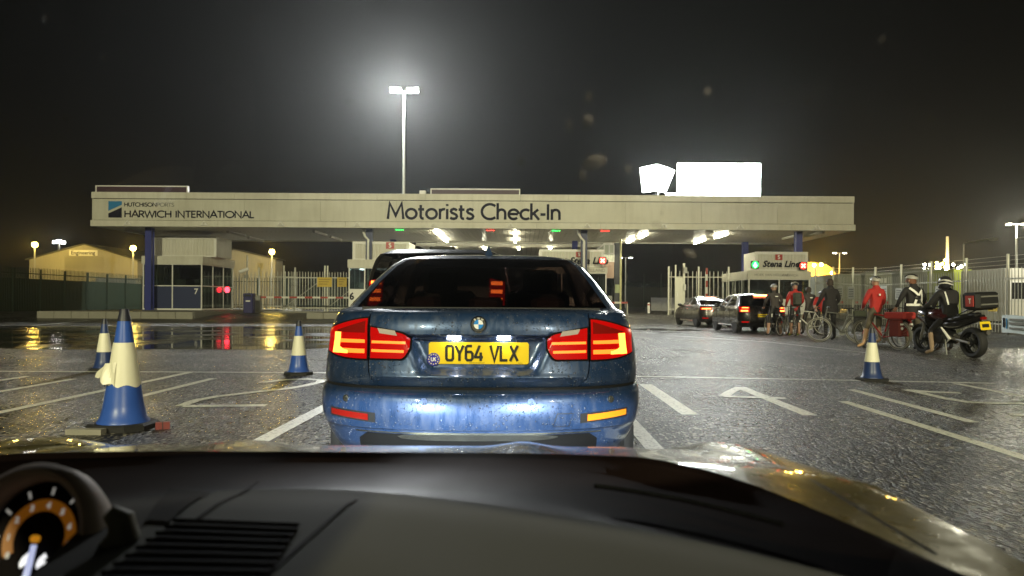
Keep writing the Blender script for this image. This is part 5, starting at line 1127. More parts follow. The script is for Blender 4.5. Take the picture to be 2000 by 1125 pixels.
# ------------------------------------------------------------------ traffic cones
M_CBLUE = mat('cone_blue', (.035, .10, .42), .35, noise=.10, ns=6); M_CNAVY = mat('cone_navy', (.022, .045, .15), .4, noise=.15, ns=6); M_CTOP = mat('cone_dark_top', (.02, .022, .035), .45)
M_SLV = mat('reflective_sleeve', (.82, .80, .62), .4, noise=.05, ns=9)
def cone(x, y, h, label, torn=False, rz=0.0, body=M_CNAVY, tilt=0.0, big=False):
    t = thing('traffic_cone', label, 'traffic cone', (x, y, gz(x, y)), rz, 'blue traffic cones on the stop line'); k = h
    b = .26*k if not big else .245; hb = .055*k
    oct_ = lambda z, s: [(s*b*cx, s*b*cy, z) for cx, cy in ((-1, -.55), (-.55, -1), (.55, -1), (1, -.55), (1, .55), (.55, 1), (-.55, 1), (-1, .55))]
    MB().loops([oct_(0, 1), oct_(hb*.7, 1), oct_(hb, .92)]).build('base', M_RUB, t)
    R0, R1 = .175*k, .036*k; zr = lambda z: lerp(R0, R1, (z-hb)/(k-hb))
    z1, z2 = .36*k, .72*k
    MB().lathe([(R0*1.16, hb), (R0*1.15, hb+.012*k), (R0*1.02, hb+.035*k), (zr(.2*k), .2*k), (zr(z1), z1), (zr(z2), z2), (zr(.93*k), .93*k)], n=32, cap=False).build('cone_body', body, t, sm=True)
    MB().lathe([(zr(.90*k)+.004*k, .90*k), (R1*1.1, .965*k), (R1*1.0, k), (R1*.6, k+.002), (R1*.55, k-.03)], n=20, cap=False).build('cone_top', M_CTOP, t, sm=True)
    # sleeve, cut unevenly at its lower edge when torn
    mb = MB(); n = 40; rn = random.Random(3)
    lo = []
    for i in range(n):
        a = 2*pi*i/n; z = z1
        if torn:
            ang = (degrees_(a)+90) % 360
            z = z1+.012*k*sin(5*a)+(.05*k*max(0, 1-abs((ang-350+180) % 360-180)/13))
        lo.append(z)
    rings = [[((zr(z)+.004)*cos(2*pi*i/n), (zr(z)+.004)*sin(2*pi*i/n), z) for i in range(n) for z in [lerp(lo[i], z2, q)]] for q in (0, .33, .66, 1)]
    mb.loops(rings, False, False); sl = mb.build('reflective_sleeve', M_SLV, t, sm=True)
    if torn:   # a peeled flap hanging off towards the left
        mb = MB(); nu, nv = 12, 7; r = zr(.45*k)
        for j in range(nv+1):
            for i in range(nu+1):
                u, v = i/nu, j/nv; a = radians(lerp(268, 172, u))
                zt = .56*k-.02*k*u; zz = lerp(zt, .36*k+.10*k*u+.012*k*sin(u*14)+.010*k*sin(u*37), v)
                rr = zr(zz)+.006+.115*k*(u**1.2)*(.30+.70*v)+.011*sin(u*13+v*3)
                mb.v.append(Vector((rr*cos(a), rr*sin(a), zz)))
        W = nu+1; mb.f = [(j*W+i, j*W+i+1, (j+1)*W+i+1, (j+1)*W+i) for j in range(nv) for i in range(nu)]; mb.m = [0]*len(mb.f)
        mb.build('torn_flap', M_SLV, sl, sm=12)
    return t
def degrees_(a): return a*180/pi
cone(-3.42, 6.33, 1.02, 'large blue traffic cone with a torn peeling pale sleeve', True, 0, M_CBLUE, big=True)
cone(-3.36, 11.05, .80, 'small blue cone left of the blue saloon car', False, .3, M_CBLUE); cone(-6.52, 11.5, .80, 'dark cone half hidden behind the large torn cone', False, .6); cone(5.02, 10.65, .76, 'dark blue cone in front of the red jacketed cyclist', False, .2)
t = thing('broken_reflector', 'broken red strip lying beside the large torn cone', 'strip', (-3.07, 6.30, .03), radians(24)); B(-.055, .055, -.02, .02, -.03, .03).build('strip', mat('faded_red_plastic', (.20, .04, .035), .5), t); B(-.004, .004, -.022, .022, -.03, .032).build('crack', M_BLACK, t)
tag(B(-.29, -.0, -.05, .03, 0, .045).build('kerb_block', M_KERB, None, loc=(-3.42, 6.04, 0)), 'short pale block lying against the large torn cone', 'block')

# ------------------------------------------------------------------ people
SKIN = mat('skin', (.42, .24, .17), .5); SKIN2 = mat('skin_warm', (.40, .22, .14), .5)
def cloth(n, c, r=.8): return mat(n, c, r, noise=.18, ns=9, bump=.25, bs=24, bd=.02)
BASE = dict(pel=(0, 0, .96), sp=(0, .01, 1.14), ch=(0, 0, 1.34), nk=(0, -.01, 1.50), hb=(0, .01, 1.57), hd=(0, .03, 1.66), ht=(0, .02, 1.745),
            sl=(-.18, -.01, 1.44), el=(-.27, .01, 1.17), wl=(-.25, .16, .97), sr=(.18, -.01, 1.44), er=(.27, .01, 1.17), wr=(.25, .16, .97),
            hl=(-.10, 0, .92), kl=(-.12, .03, .51), al=(-.13, -.01, .10), tl=(-.14, .17, .035), hr=(.10, 0, .92), kr=(.12, .03, .51), ar=(.13, -.01, .10), tr=(.14, .17, .035))
RAD = dict(pel=(.155, .12), sp=(.145, .115), ch=(.165, .125), nk=(.06, .06), hb=(.062, .066), hd=(.082, .098), ht=(.055, .065), sl=(.075, .075), el=(.048, .048), wl=(.033, .033), sr=(.075, .075), er=(.048, .048), wr=(.033, .033),
           hl=(.095, .10), kl=(.065, .068), al=(.042, .045), tl=(.042, .032), hr=(.095, .10), kr=(.065, .068), ar=(.042, .045), tr=(.042, .032))
ED = [('pel', 'sp', 'top'), ('sp', 'ch', 'top'), ('ch', 'nk', 'top'), ('nk', 'hb', 'skin'), ('hb', 'hd', 'head'), ('hd', 'ht', 'head'), ('ch', 'sl', 'top'), ('sl', 'el', 'top'), ('el', 'wl', 'fore'), ('ch', 'sr', 'top'), ('sr', 'er', 'top'), ('er', 'wr', 'fore'),
      ('pel', 'hl', 'leg'), ('hl', 'kl', 'leg'), ('kl', 'al', 'shin'), ('al', 'tl', 'shoe'), ('pel', 'hr', 'leg'), ('hr', 'kr', 'leg'), ('kr', 'ar', 'shin'), ('ar', 'tr', 'shoe')]
def person(label, x, y, rz, mats, pose={}, scale=1.0, group='people waiting in the right queue', bulk=1.0, z=0.0, helmet=None, hair=None, turn=0.0):
    t = thing('person', label, 'person', (x, y, gz(x, y)+z), rz, group); t.scale = (scale,)*3
    J = dict(BASE); J.update(pose); keys = list(J)
    me = bpy.data.meshes.new('person_cage'); me.from_pydata([J[k] for k in keys], [(keys.index(a), keys.index(b)) for a, b, _ in ED], [])
    tmp = bpy.data.objects.new('person_cage', me); COL.objects.link(tmp); md = tmp.modifiers.new('skin', 'SKIN'); md.branch_smoothing = .4
    if not me.skin_vertices: pass
    sv = me.skin_vertices[0].data
    for i, k in enumerate(keys):
        r = RAD[k]; b = bulk if k in ('pel', 'sp', 'ch', 'sl', 'sr', 'el', 'er') else 1.0
        sv[i].radius = (r[0]*b, r[1]*b); sv[i].use_root = (k == 'pel')
    ss = tmp.modifiers.new('sub', 'SUBSURF'); ss.levels = 2; ss.render_levels = 2
    bm_ = bpy.data.meshes.new_from_object(tmp.evaluated_get(bpy.context.evaluated_depsgraph_get())); bpy.data.objects.remove(tmp); bpy.data.meshes.remove(me)
    bm_.materials.clear()
    order = ['top', 'skin', 'head', 'fore', 'leg', 'shin', 'shoe']
    for k in order: bm_.materials.append(mats.get(k, mats.get({'fore': 'top', 'shin': 'leg', 'head': 'skin'}.get(k, k), SKIN)))
    segs = [(Vector(J[a]), Vector(J[b]), k, (RAD[a][0]+RAD[b][0])/2) for a, b, k in ED]
    waist = J['pel'][2]-.02
    for p in bm_.polygons:
        c = p.center; best = None
        for a, b, k, r in segs:
            u = max(0, min(1, (c-a).dot(b-a)/((b-a).length_squared+1e-9))); d = (c-(a+(b-a)*u)).length-r*.8
            if best is None or d < best[0]: best = (d, k)
        p.material_index = order.index(best[1]); p.use_smooth = True
    body = ob('body', bm_, t)
    # hands with fingers closed round what they hold
    for w, e, sg in (('wl', 'el', -1), ('wr', 'er', 1)):
        W, E = Vector(J[w]), Vector(J[e]); d = (W-E).normalized(); side = Vector((1, 0, 0)); up = d.cross(side).normalized() if abs(d.x) < .9 else Vector((0, 0, 1)); sd = d.cross(up).normalized()
        mb = MB(); mb.tube([W-d*.02, W+d*.03, W+d*.085], [.028, .036, .030], 8)
        for i, L in enumerate((.070, .080, .074, .058)):
            b0 = W+d*.08+sd*(.0185*(i-1.5)); m1 = b0+d*L*.45-up*L*.12; m2 = m1+d*L*.15-up*L*.40; mb.tube([b0-d*.01, b0, m1, m2, m2-d*L*.22-up*L*.12], [.0095, .0095, .009, .008, .006], 6)
        b0 = W+d*.03+sd*sg*(-.03); mb.tube([b0, b0+d*.035-sd*sg*.022, b0+d*.06-sd*sg*.012-up*.03], [.0115, .010, .007], 6)
        mb.build('hand', mats.get('hand', mats.get('skin', SKIN)), t, sm=True)
    # face, ears, hair, helmet live in a head frame that can turn
    hd = Vector(J['hd']); hb = ob('head_features', None, t, tuple(hd), (0, 0, turn))
    bpy.data.objects.remove(hb); R = Matrix.Rotation(turn, 4, 'Z'); X = Matrix.Translation(hd) @ R
    if not helmet or helmet[0] != 'full':
        mb = MB(); mb.X = X; mb.ell((0, .112, -.015), (.014, .022, .026), 8, 6); mb.ell((-.088, 0, -.01), (.014, .022, .034), 8, 6); mb.ell((.088, 0, -.01), (.014, .022, .034), 8, 6); mb.tube([(-.025, .100, -.062), (0, .108, -.064), (.025, .100, -.062)], .006, 6); mb.build('face', mats.get('skin', SKIN), t, sm=True)
        mb = MB(); mb.X = X
        for sx in (-.033, .033): mb.ell((sx, .098, .016), (.012, .007, .007), 8, 6)
        mb.build('eye', mat('eye_dark', (.03, .02, .02), .2), t, sm=True)
    if hair:
        mb = MB(); mb.X = X; ls = []
        for i in range(7):
            q = i/6; rr = cos(q*pi/2); zz = .02+.10*sin(q*pi/2)
            ls.append([Vector((.098*rr*cos(a*pi/8), (.112*rr)*sin(a*pi/8)-.008, zz-(.10 if (i == 0 and 8 < a < 16) else (.05 if i == 0 else 0)))) for a in range(16)])
        mb.loops(ls, False, True); mb.build('hair', hair, t, sm=True)
    if helmet and helmet[0] == 'cycle':
        mb = MB(); mb.X = X; n = 20
        ls = [[Vector((1.16*.10*sqrt(max(0, 1-h*h))*cos(2*pi*a/n), 1.25*.112*sqrt(max(0, 1-h*h))*sin(2*pi*a/n)-.012, .045+.095*h+(.02*sin(2*pi*a/n) if h == 0 else 0))) for a in range(n)] for h in (0, .25, .5, .72, .9, .98)]
        mb.loops(ls); hl = mb.build('helmet', helmet[1], t, sm=True)
        for k in (-1, 0, 1):
            mb = MB(); mb.X = X
            pts = []
            for q in range(9): a = radians(25+16*q); pts.append((k*.045, .146*cos(a)-.012, .052+.098*sin(a)*(1-.12*abs(k))))
            mb.tube(pts, .010, 6); mb.build('helmet_vent', M_BLACK if len(helmet) < 3 else helmet[2], hl, sm=True)
        mb = MB(); mb.X = X; mb.tube([(-.09, .02, .04), (-.07, .05, -.07), (0, .06, -.105), (.07, .05, -.07), (.09, .02, .04)], .006, 5); mb.build('chin_strap', M_BLACK, hl)
    if helmet and helmet[0] == 'full':
        mb = MB(); mb.X = X; mb.ell((0, .0, .0), (.130, .155, .150), 20, 12); mb.ell((0, .10, -.085), (.085, .075, .055), 12, 8); hl = mb.build('helmet', helmet[1], t, sm=True)
        mb = MB(); mb.X = X; ls = [[Vector((.134*cos(a)*k, .160*sin(a)*k, z)) for a in [radians(20+140*i/12) for i in range(13)]] for z, k in ((-.045, .97), (0, 1.0), (.06, .94))]; mb.loops(ls, False, False, False); mb.build('visor', mat('dark_visor', (.01, .01, .01), .06, coat=1), hl, sm=True)
        for h in (.035, -.03):
            mb = MB(); mb.X = X; mb.tube([(.134*cos(radians(a))*(1-.06*(h > 0)), .160*sin(radians(a))*(1-.06*(h > 0)), h+.02*sin(radians(a*2))) for a in range(175, 375, 12)], .014, 6); mb.build('helmet_stripe', M_OFFW, hl, sm=True)
    return t, J
def limb(**k): return k
GREYJ = cloth('grey_jersey', (.052, .044, .042)); REDJ = cloth('red_jacket', (.42, .022, .018)); BLK = cloth('black_cloth', (.014, .013, .014)); DKG = cloth('charcoal_jacket', (.014, .012, .013)); KHAKI = cloth('khaki_trousers', (.085, .072, .048)); LYC = cloth('black_lycra', (.012, .012, .012), .55)
SHOE = cloth('dark_shoe', (.03, .03, .03)); TANSHOE = cloth('tan_shoe', (.45, .28, .14)); BOOT = cloth('brown_boot', (.24, .17, .11)); M_REFL = mat('reflective_white', (.85, .85, .80), .35); M_HELM = mat('pale_helmet', (.42, .40, .36), .35); M_HELMD = mat('dark_helmet', (.03, .03, .035), .3); HAIRB = mat('brown_hair', (.035, .022, .015), .7)
STR = dict(hl=(-.10, 0, .90), kl=(-.19, .03, .50), al=(-.23, -.02, .10), tl=(-.25, .16, .035), hr=(.10, 0, .90), kr=(.19, .05, .50), ar=(.22, .0, .10), tr=(.24, .18, .035), wl=(-.26, .34, 1.0), el=(-.29, .10, 1.18), wr=(.26, .34, 1.0), er=(.29, .10, 1.18), ch=(0, .03, 1.34), nk=(0, .04, 1.49), hb=(0, .07, 1.56), hd=(0, .10, 1.65), ht=(0, .10, 1.735), sl=(-.18, .02, 1.43), sr=(.18, .02, 1.43))
def patch_on(t, p, s, m, name='reflective_patch'):
    B(-s[0]/2, s[0]/2, -.012, .0, -s[1]/2, s[1]/2).build(name, m, t, loc=p)
p1, J = person('person in a grey jersey and pale cap straddling a bicycle beside the hatchback', 8.62, 25.4, 0, dict(top=GREYJ, skin=SKIN2, fore=GREYJ, leg=LYC, shin=SKIN2, shoe=SHOE), STR, .99, helmet=('cycle', M_HELM)); patch_on(p1, (.02, -.135, 1.36), (.10, .03), M_REFL)
for sg in (-1, 1): patch_on(p1, (sg*.13, -.105, .70), (.025, .12), M_REFL)
p2, J = person('person in a red jacket wearing a grey rucksack, head turned right', 9.25, 25.2, 0, dict(top=REDJ, skin=SKIN2, leg=LYC, shin=SKIN2, shoe=mat('neon_yellow_shoe', (.55, .62, .05), .5)), dict(wl=(-.22, .24, 1.02), wr=(.24, .26, 1.02)), 1.02, bulk=1.12, helmet=('cycle', M_HELMD, M_HELM), turn=radians(-60))
rk = B(-.15, .13, -.30, -.14, 1.02, 1.45, .06).build('rucksack', cloth('grey_rucksack', (.05, .055, .045)), p2); B(-.12, .10, -.335, -.302, 1.06, 1.26, .02).build('pocket', cloth('grey_rucksack', (.05, .055, .045)), rk)
for sx in (-.14, .14): patch_on(p2, (sx, -.075, .50), (.05, .06), M_REFL)
p3, J = person('person in a grey and red top with bushy hair behind the standing bicycle', 10.2, 26.4, 0, dict(top=GREYJ, fore=REDJ, skin=SKIN, leg=LYC, shoe=SHOE), STR, .97, hair=HAIRB); patch_on(p3, (.02, -.13, 1.36), (.10, .03), M_REFL)
BEND = dict(ch=(0, .20, 1.26), sp=(0, .08, 1.10), nk=(0, .31, 1.36), hb=(0, .36, 1.40), hd=(0, .43, 1.45), ht=(0, .47, 1.53), sl=(-.18, .22, 1.32), sr=(.18, .22, 1.32), el=(-.26, .36, 1.08), wl=(-.2, .52, .92), er=(.26, .36, 1.08), wr=(.2, .52, .92))
p4, J = person('person in a red top and dark helmet bending down beside the black jacket', 10.55, 26.2, radians(160), dict(top=REDJ, fore=SKIN, skin=SKIN, leg=LYC, shoe=SHOE), BEND, .98, helmet=('cycle', M_HELMD, M_HELM))
p5, J = person('person with short dark hair in a long charcoal jacket holding a bicycle', 9.22, 22.25, radians(8), dict(top=DKG, skin=SKIN, leg=BLK, shoe=SHOE), dict(el=(-.29, .04, 1.16), wl=(-.30, .20, .98), wr=(.30, .22, 1.02), er=(.30, .04, 1.17)), 1.05, bulk=1.22, hair=HAIRB)
MB().loops([[(rx*cos(a*pi/10), ry*sin(a*pi/10)+.005, z) for a in range(20)] for z, rx, ry in ((.78, .235, .18), (.95, .225, .175), (1.15, .205, .16))], False, False).build('jacket_skirt', DKG, p5, sm=True)
patch_on(p5, (0, -.075, 1.50), (.10, .015), GREYJ, 'collar')
RED = dict(hl=(-.10, 0, .90), kl=(-.27, -.02, .52), al=(-.42, -.10, .11), tl=(-.55, -.02, .04), hr=(.10, 0, .90), kr=(.15, .10, .56), ar=(.15, .02, .20), tr=(.17, .20, .14), wl=(-.16, .30, 1.0), el=(-.28, .06, 1.14), wr=(.22, .32, 1.0), er=(.29, .08, 1.14), ch=(0, .02, 1.34))
p6, J = person('person in a bright red jacket and pale helmet astride a bicycle with red panniers', 8.93, 18.75, radians(12), dict(top=REDJ, skin=SKIN2, leg=KHAKI, shin=mat('tan_leg', (.50, .30, .17), .5), shoe=TANSHOE), RED, 1.0, bulk=1.22, helmet=('cycle', M_HELM, M_HELMD)); patch_on(p6, (-.02, -.165, 1.34), (.045, .045), M_REFL, 'badge')
p7, J = person('person in a black jacket crossed by a white reflective sash and belt', 9.42, 17.9, radians(4), dict(top=BLK, skin=SKIN, leg=KHAKI, shoe=SHOE), dict(wl=(-.33, .14, 1.0), el=(-.31, .02, 1.18), wr=(.33, .16, 1.04), er=(.31, .02, 1.2), hd=(-.02, .05, 1.65)), 1.02, bulk=1.14, helmet=('cycle', M_HELM), hair=mat('ginger_hair', (.16, .06, .025), .7), turn=radians(35))
MB().loops([[(rx*cos(a*pi/10), ry*sin(a*pi/10), z) for a in range(20)] for z, rx, ry in ((.80, .205, .165), (.95, .20, .16), (1.12, .185, .15))], False, False).build('jacket_skirt', BLK, p7, sm=True)
def strap(t, pts, w):
    mb = MB(); P_ = [Vector(p) for p in pts]; n = len(P_)
    L = []; R = []
    for i, p in enumerate(P_):
        d = (P_[min(n-1, i+1)]-P_[max(0, i-1)]).normalized(); s_ = d.cross(Vector((p.x*.7, p.y-.0, 0)).normalized() if p.y else Vector((0, -1, 0))).normalized()*w/2; L.append(p+s_); R.append(p-s_)
    mb.add(L+R, [(i, i+1, n+i+1, n+i) for i in range(n-1)]); return mb.build('reflective_strap', M_REFL, t, sm=True)
strap(p7, [(-.15, -.10, 1.47), (-.08, -.165, 1.40), (.0, -.178, 1.33), (.05, -.18, 1.27)], .05); strap(p7, [(.13, -.10, 1.48), (.11, -.165, 1.42), (.03, -.18, 1.28), (-.03, -.178, 1.17), (-.06, -.17, 1.08)], .055); strap(p7, [(.11, -.165, 1.40), (.115, -.17, 1.28), (.12, -.165, 1.16), (.125, -.16, 1.08)], .045)
strap(p7, [(-.20, -.06, 1.07), (-.14, -.13, 1.07), (0, -.172, 1.07), (.14, -.13, 1.07), (.20, -.06, 1.07)], .055)

# ------------------------------------------------------------------ bicycles
M_TYRE = mat('bicycle_tyre', (.03, .03, .028), .6); M_RIMW = mat('pale_rim', (.55, .53, .46), .3, metal=.6); M_SPOKE = mat('spoke', (.35, .34, .30), .3, metal=.8)
def bwheel(t, y, R, rim=M_RIMW, refl=True):
    w = MB().torus((0, 0, 0), R-.02, .020, 'x', 32, 8).build('wheel', M_TYRE, t, sm=True, loc=(0, y, R)); MB().torus((0, 0, 0), R-.044, .012, 'x', 32, 6).build('rim', rim, w, sm=True)
    if refl: MB().torus((0, 0, 0), R-.016, .0212, 'x', 32, 6).build('reflective_band', rim, w, sm=True)
    mb = MB(); mb.lathe([(.02, -.05), (.026, -.03), (.018, 0), (.026, .03), (.02, .05)], (0, 0, 0), 'x', 10)
    for i in range(18): a = 2*pi*i/18; sg = .03 if i % 2 else -.03; mb.tube([(sg, .022*cos(a), .022*sin(a)), (0, (R-.045)*cos(a+.2), (R-.045)*sin(a+.2))], .0022, 4)
    mb.build('spokes', M_SPOKE, w)
def bicycle(label, x, y, rz, frame, pan=None, guard=True, refl=True, lean=0.0, pan_refl=False, cargo=None):
    t = thing('bicycle', label, 'bicycle', (x, y, gz(x, y)), rz, 'bicycles in the right queue'); t.rotation_euler = (0, lean, rz); R = .35; yb, yf = -.52, .53
    bwheel(t, yb, R, refl=refl); bwheel(t, yf, R, refl=refl)
    bb, st, ht_, hb_ = (0, -.08, .28), (0, -.24, .80), (0, .33, .86), (0, .37, .72)
    mb = MB(); mb.tube([bb, st], .018, 8); mb.tube([st, ht_], .018, 8); mb.tube([hb_, bb], .021, 8); mb.tube([ht_, hb_], .022, 8)
    for sx in (-.05, .05): mb.tube([(sx*.5, -.08, .28), (sx, yb, R)], .011, 6); mb.tube([(sx*.4, -.24, .78), (sx, yb, R)], .010, 6)
    mb.build('frame', frame, t, sm=True)
    mb = MB()
    for sx in (-.05, .05): mb.tube([(sx*.6, .38, .70), (sx, .45, .5), (sx, yf, R)], .012, 6)
    mb.tube([(0, .33, .86), (0, .31, 1.0)], .014, 6); mb.build('fork', frame, t, sm=True)
    MB().tube([(-.30, .20, 1.0), (-.22, .28, 1.02), (0, .33, 1.0), (.22, .28, 1.02), (.30, .20, 1.0)], .012, 6).build('handlebar', M_BLACK, t, sm=True)
    mb = MB(); mb.tube([(0, -.24, .80), (0, -.27, .95)], .013, 6); mb.loops([[(-.075, -.40, .95), (.075, -.40, .95), (.02, -.10, .955), (-.02, -.10, .955)], [(-.07, -.39, 1.0), (.07, -.39, 1.0), (.018, -.12, .99), (-.018, -.12, .99)]]); mb.build('saddle', M_BLACK, t)
    mb = MB(); mb.lathe([(.09, .04), (.09, .05)], (0, bb[1], bb[2]), 'x', 18); mb.tube([(.07, bb[1], bb[2]), (.08, bb[1]+.12, bb[2]-.12)], .011, 6); mb.tube([(-.07, bb[1], bb[2]), (-.08, bb[1]-.12, bb[2]+.12)], .011, 6); mb.box(.06, .15, bb[1]+.08, bb[1]+.17, bb[2]-.14, bb[2]-.115); mb.box(-.15, -.06, bb[1]-.17, bb[1]-.08, bb[2]+.115, bb[2]+.14); mb.build('crankset', M_GREY, t)
    mb = MB()
    for sx in (-.07, .07): mb.tube([(sx, -.28, .74), (sx, -.80, .74)], .007, 5); mb.tube([(sx, -.75, .74), (sx*.8, yb, R)], .007, 5)
    for yy in (-.35, -.55, -.75): mb.tube([(-.07, yy, .74), (.07, yy, .74)], .006, 5)
    mb.build('rack', M_DARKM, t)
    if guard:
        for yy, a0, a1 in ((yb, 20, 200), (yf, -5, 150)):
            mb = MB(); pts = [(0, yy+(R+.03)*cos(radians(lerp(a0, a1, q/10))), R+(R+.03)*sin(radians(lerp(a0, a1, q/10)))) for q in range(11)]
            mb.add([(sx*.028, p[1], p[2]) for sx in (-1, 1) for p in pts], [(i, i+1, 12+i, 11+i) for i in range(10)]); mb.build('mudguard', M_GREY, t, sm=True)
    if pan:
        for sx in (-1, 1):
            pb = MB().cbox((sx*.15, -.57, .52), (.14, .34, .40), .04).build('pannier', pan, t); MB().cbox((sx*.15, -.57, .735), (.15, .35, .03), .01).build('flap', pan, pb)
            if pan_refl: MB().lathe([(.034, -.012), (.034, 0)], (sx*.15, -.741, .52), 'y', 14).build('round_reflector', M_REFL, pb); B(sx*.15-.05, sx*.15+.05, -.75, -.741, .60, .64).build('reflective_strip', M_REFL, pb)
    if cargo: MB().cbox((0, -.55, .83), (.42, .62 if cargo[1] else .34, .17), .05).build('roll_bag', cargo[0], t)
    B(-.03, .03, -.83, -.80, .70, .75).build('rear_light', M_TREDX, t)
    return t
FR_BLK = mat('bike_black', (.015, .015, .015), .3, coat=.5); FR_RED = mat('bike_red', (.40, .02, .02), .3, coat=.5); FR_GREY = mat('bike_grey', (.12, .12, .11), .35, coat=.4); FR_WH = mat('bike_white', (.6, .6, .55), .35, coat=.4)
OLV = cloth('olive_canvas', (.035, .042, .025)); PBLK = cloth('black_canvas', (.010, .010, .010)); PRED = cloth('red_canvas', (.38, .03, .025)); PMAR = cloth('maroon_canvas', (.14, .018, .015))
bicycle('touring bicycle with pale wheel rims and black panniers held side-on', 9.10, 21.35, radians(62), FR_GREY, PBLK, cargo=(OLV, False))
bicycle('bicycle under the grey jersey, seen from behind', 8.62, 25.45, radians(3), FR_BLK, None, False, False)
bicycle('bicycle of the red jacketed person with the rucksack, seen from behind', 9.20, 25.45, radians(-6), FR_BLK, None, False, False)
bicycle('white framed bicycle standing between the rucksack and the bending person', 10.0, 26.0, radians(66), FR_WH, None, False, False)
bicycle('red bicycle with maroon panniers carrying two round white reflectors', 8.92, 18.45, radians(22), FR_RED, PMAR, True, True, pan_refl=True, cargo=(PRED, True))
bicycle('bicycle half hidden behind the person with the white sash', 9.68, 18.3, radians(10), FR_GREY, None, True, False)

# ------------------------------------------------------------------ motorcycle and rider
mo = thing('motorcycle', 'black motorcycle with a top box and yellow number plate at the back of the queue', 'motorcycle', (9.18, 15.95, 0), radians(-1)); mo.rotation_euler = (0, radians(-3), radians(10))
def mwheel(y, w, R=.32):
    q = MB().lathe([(R*.70, -w*.45), (R*.86, -w/2), (R*.96, -w*.36), (R, 0), (R*.96, w*.36), (R*.86, w/2), (R*.70, w*.45)], (0, 0, 0), 'x', 30, False).build('wheel', M_RUB, mo, sm=True, loc=(0, y, R)); mb = MB(); mb.torus((0, 0, 0), R*.70, .018, 'x', 28, 6); mb.lathe([(.05, -.07), (.05, .07)], (0, 0, 0), 'x', 12)
    for i in range(6): a = 2*pi*i/6; mb.tube([(0, .04*cos(a), .04*sin(a)), (0, R*.69*cos(a+.25), R*.69*sin(a+.25))], .014, 6)
    mb.build('rim', M_DARKM, q, sm=True); MB().lathe([(.13, .06), (.13, .066)], (0, 0, 0), 'x', 20).build('brake_disc', M_GREY, q); MB().torus((0, 0, 0), R*.72, .006, 'x', 28, 5).build('rim_stripe', M_OFFW, q, sm=True)
mwheel(-.70, .18); mwheel(.74, .125)
M_MBLK = mat('motorcycle_black', (.012, .011, .011), .22, coat=.8); M_ALU = mat('cast_aluminium', (.35, .34, .31), .35, metal=.8)
mb = MB(); 
for sx in (-.09, .09): mb.tube([(sx, .74, .32), (sx, .62, .62), (sx*.9, .48, 1.0)], [.026, .03, .028], 8)
mb.build('fork', M_ALU, mo, sm=True)
mb = MB(); mb.tube([(-.11, -.70, .32), (-.10, -.2, .40), (-.08, 0, .45)], [.03, .035, .04], 8); mb.tube([(.11, -.70, .32), (.10, -.2, .40), (.08, 0, .45)], [.03, .035, .04], 8); mb.build('swingarm', M_ALU, mo, sm=True)
mb = MB(); mb.cbox((0, .12, .42), (.34, .42, .30), .05); mb.cbox((0, .22, .62), (.26, .24, .22), .04); mb.lathe([(.10, -.20), (.10, .20)], (0, .05, .40), 'x', 16); mb.build('engine', M_DARKM, mo)
mb = MB(); mb.loops([[(rx*cos(a*pi/8), y, z+rz_*sin(a*pi/8)) for a in range(16)] for y, z, rx, rz_ in ((.50, .86, .10, .08), (.40, .88, .17, .13), (.15, .88, .18, .14), (-.05, .82, .12, .10))]); mb.build('tank', mat('maroon_tank', (.06, .012, .014), .25, coat=.8), mo, sm=True)
mb = MB(); mb.loops([[(rx*cos(a*pi/8), y, z+rz_*sin(a*pi/8)) for a in range(16)] for y, z, rx, rz_ in ((.02, .80, .12, .05), (-.25, .80, .16, .06), (-.55, .86, .15, .06), (-.85, .90, .09, .05))]); mb.build('seat', M_BLACK, mo, sm=True)
mb = MB(); mb.loops([[(rx*cos(a*pi/8), y, z+rz_*sin(a*pi/8)) for a in range(16)] for y, z, rx, rz_ in ((.0, .66, .13, .11), (-.35, .70, .14, .11), (-.75, .80, .12, .08), (-.98, .86, .06, .05))]); mb.build('tail_fairing', M_MBLK, mo, sm=True)
mb = MB(); mb.loops([[(rx*cos(a*pi/8), y, z+rz_*sin(a*pi/8)) for a in range(16)] for y, z, rx, rz_ in ((.42, .80, .22, .22), (.62, .88, .20, .20), (.80, .86, .12, .12))]); mb.build('front_fairing', M_MBLK, mo, sm=True)
MB().loops([[(x, .66-.25*k-.2*x*x, 1.05+.32*k) for x in (-.17+.34*i/8 for i in range(9))] for k in (0, .5, 1)], False, False, False).build('windscreen', glass('bike_screen', (.6, .6, .55)), mo, sm=True)
MB().tube([(-.40, .22, 1.06), (-.30, .36, 1.08), (0, .44, 1.04), (.30, .36, 1.08), (.40, .22, 1.06)], .014, 8).build('handlebar', M_BLACK, mo, sm=True)
for sx in (-1, 1): mb = MB(); mb.tube([(sx*.26, .40, 1.08), (sx*.34, .42, 1.24)], .008, 6); mb.ell((sx*.36, .42, 1.27), (.075, .02, .05), 10, 6); mb.build('mirror', M_BLACK, mo, sm=True)
MB().lathe([(.05, -.95), (.058, -.90), (.062, -.45), (.03, -.10), (.026, .2)], (.20, 0, .40), 'y', 14).build('exhaust', M_ALU, mo, sm=True, rot=(radians(-8), 0, 0)); MB().tube([(-.16, .0, .62), (-.15, -.22, .38), (-.15, -.05, .24)], [.018, .035, .015], 8).build('side_plate', M_OFFW, mo, sm=True); MB().tube([(-.14, -.08, .36), (-.2, -.18, .05)], .012, 6).build('side_stand', M_GREY, mo)
tb = B(-.27, .27, -1.16, -.70, 1.02, 1.36, .07).build('top_box', M_BLACK, mo); B(-.275, -.269, -.74, -.71, 1.05, 1.33).build('lid_seam', M_GREY, tb); B(-.29, -.271, -1.06, -.86, 1.08, 1.30).build('red_badge', mat('red_badge', (.45, .06, .05), .4), tb)
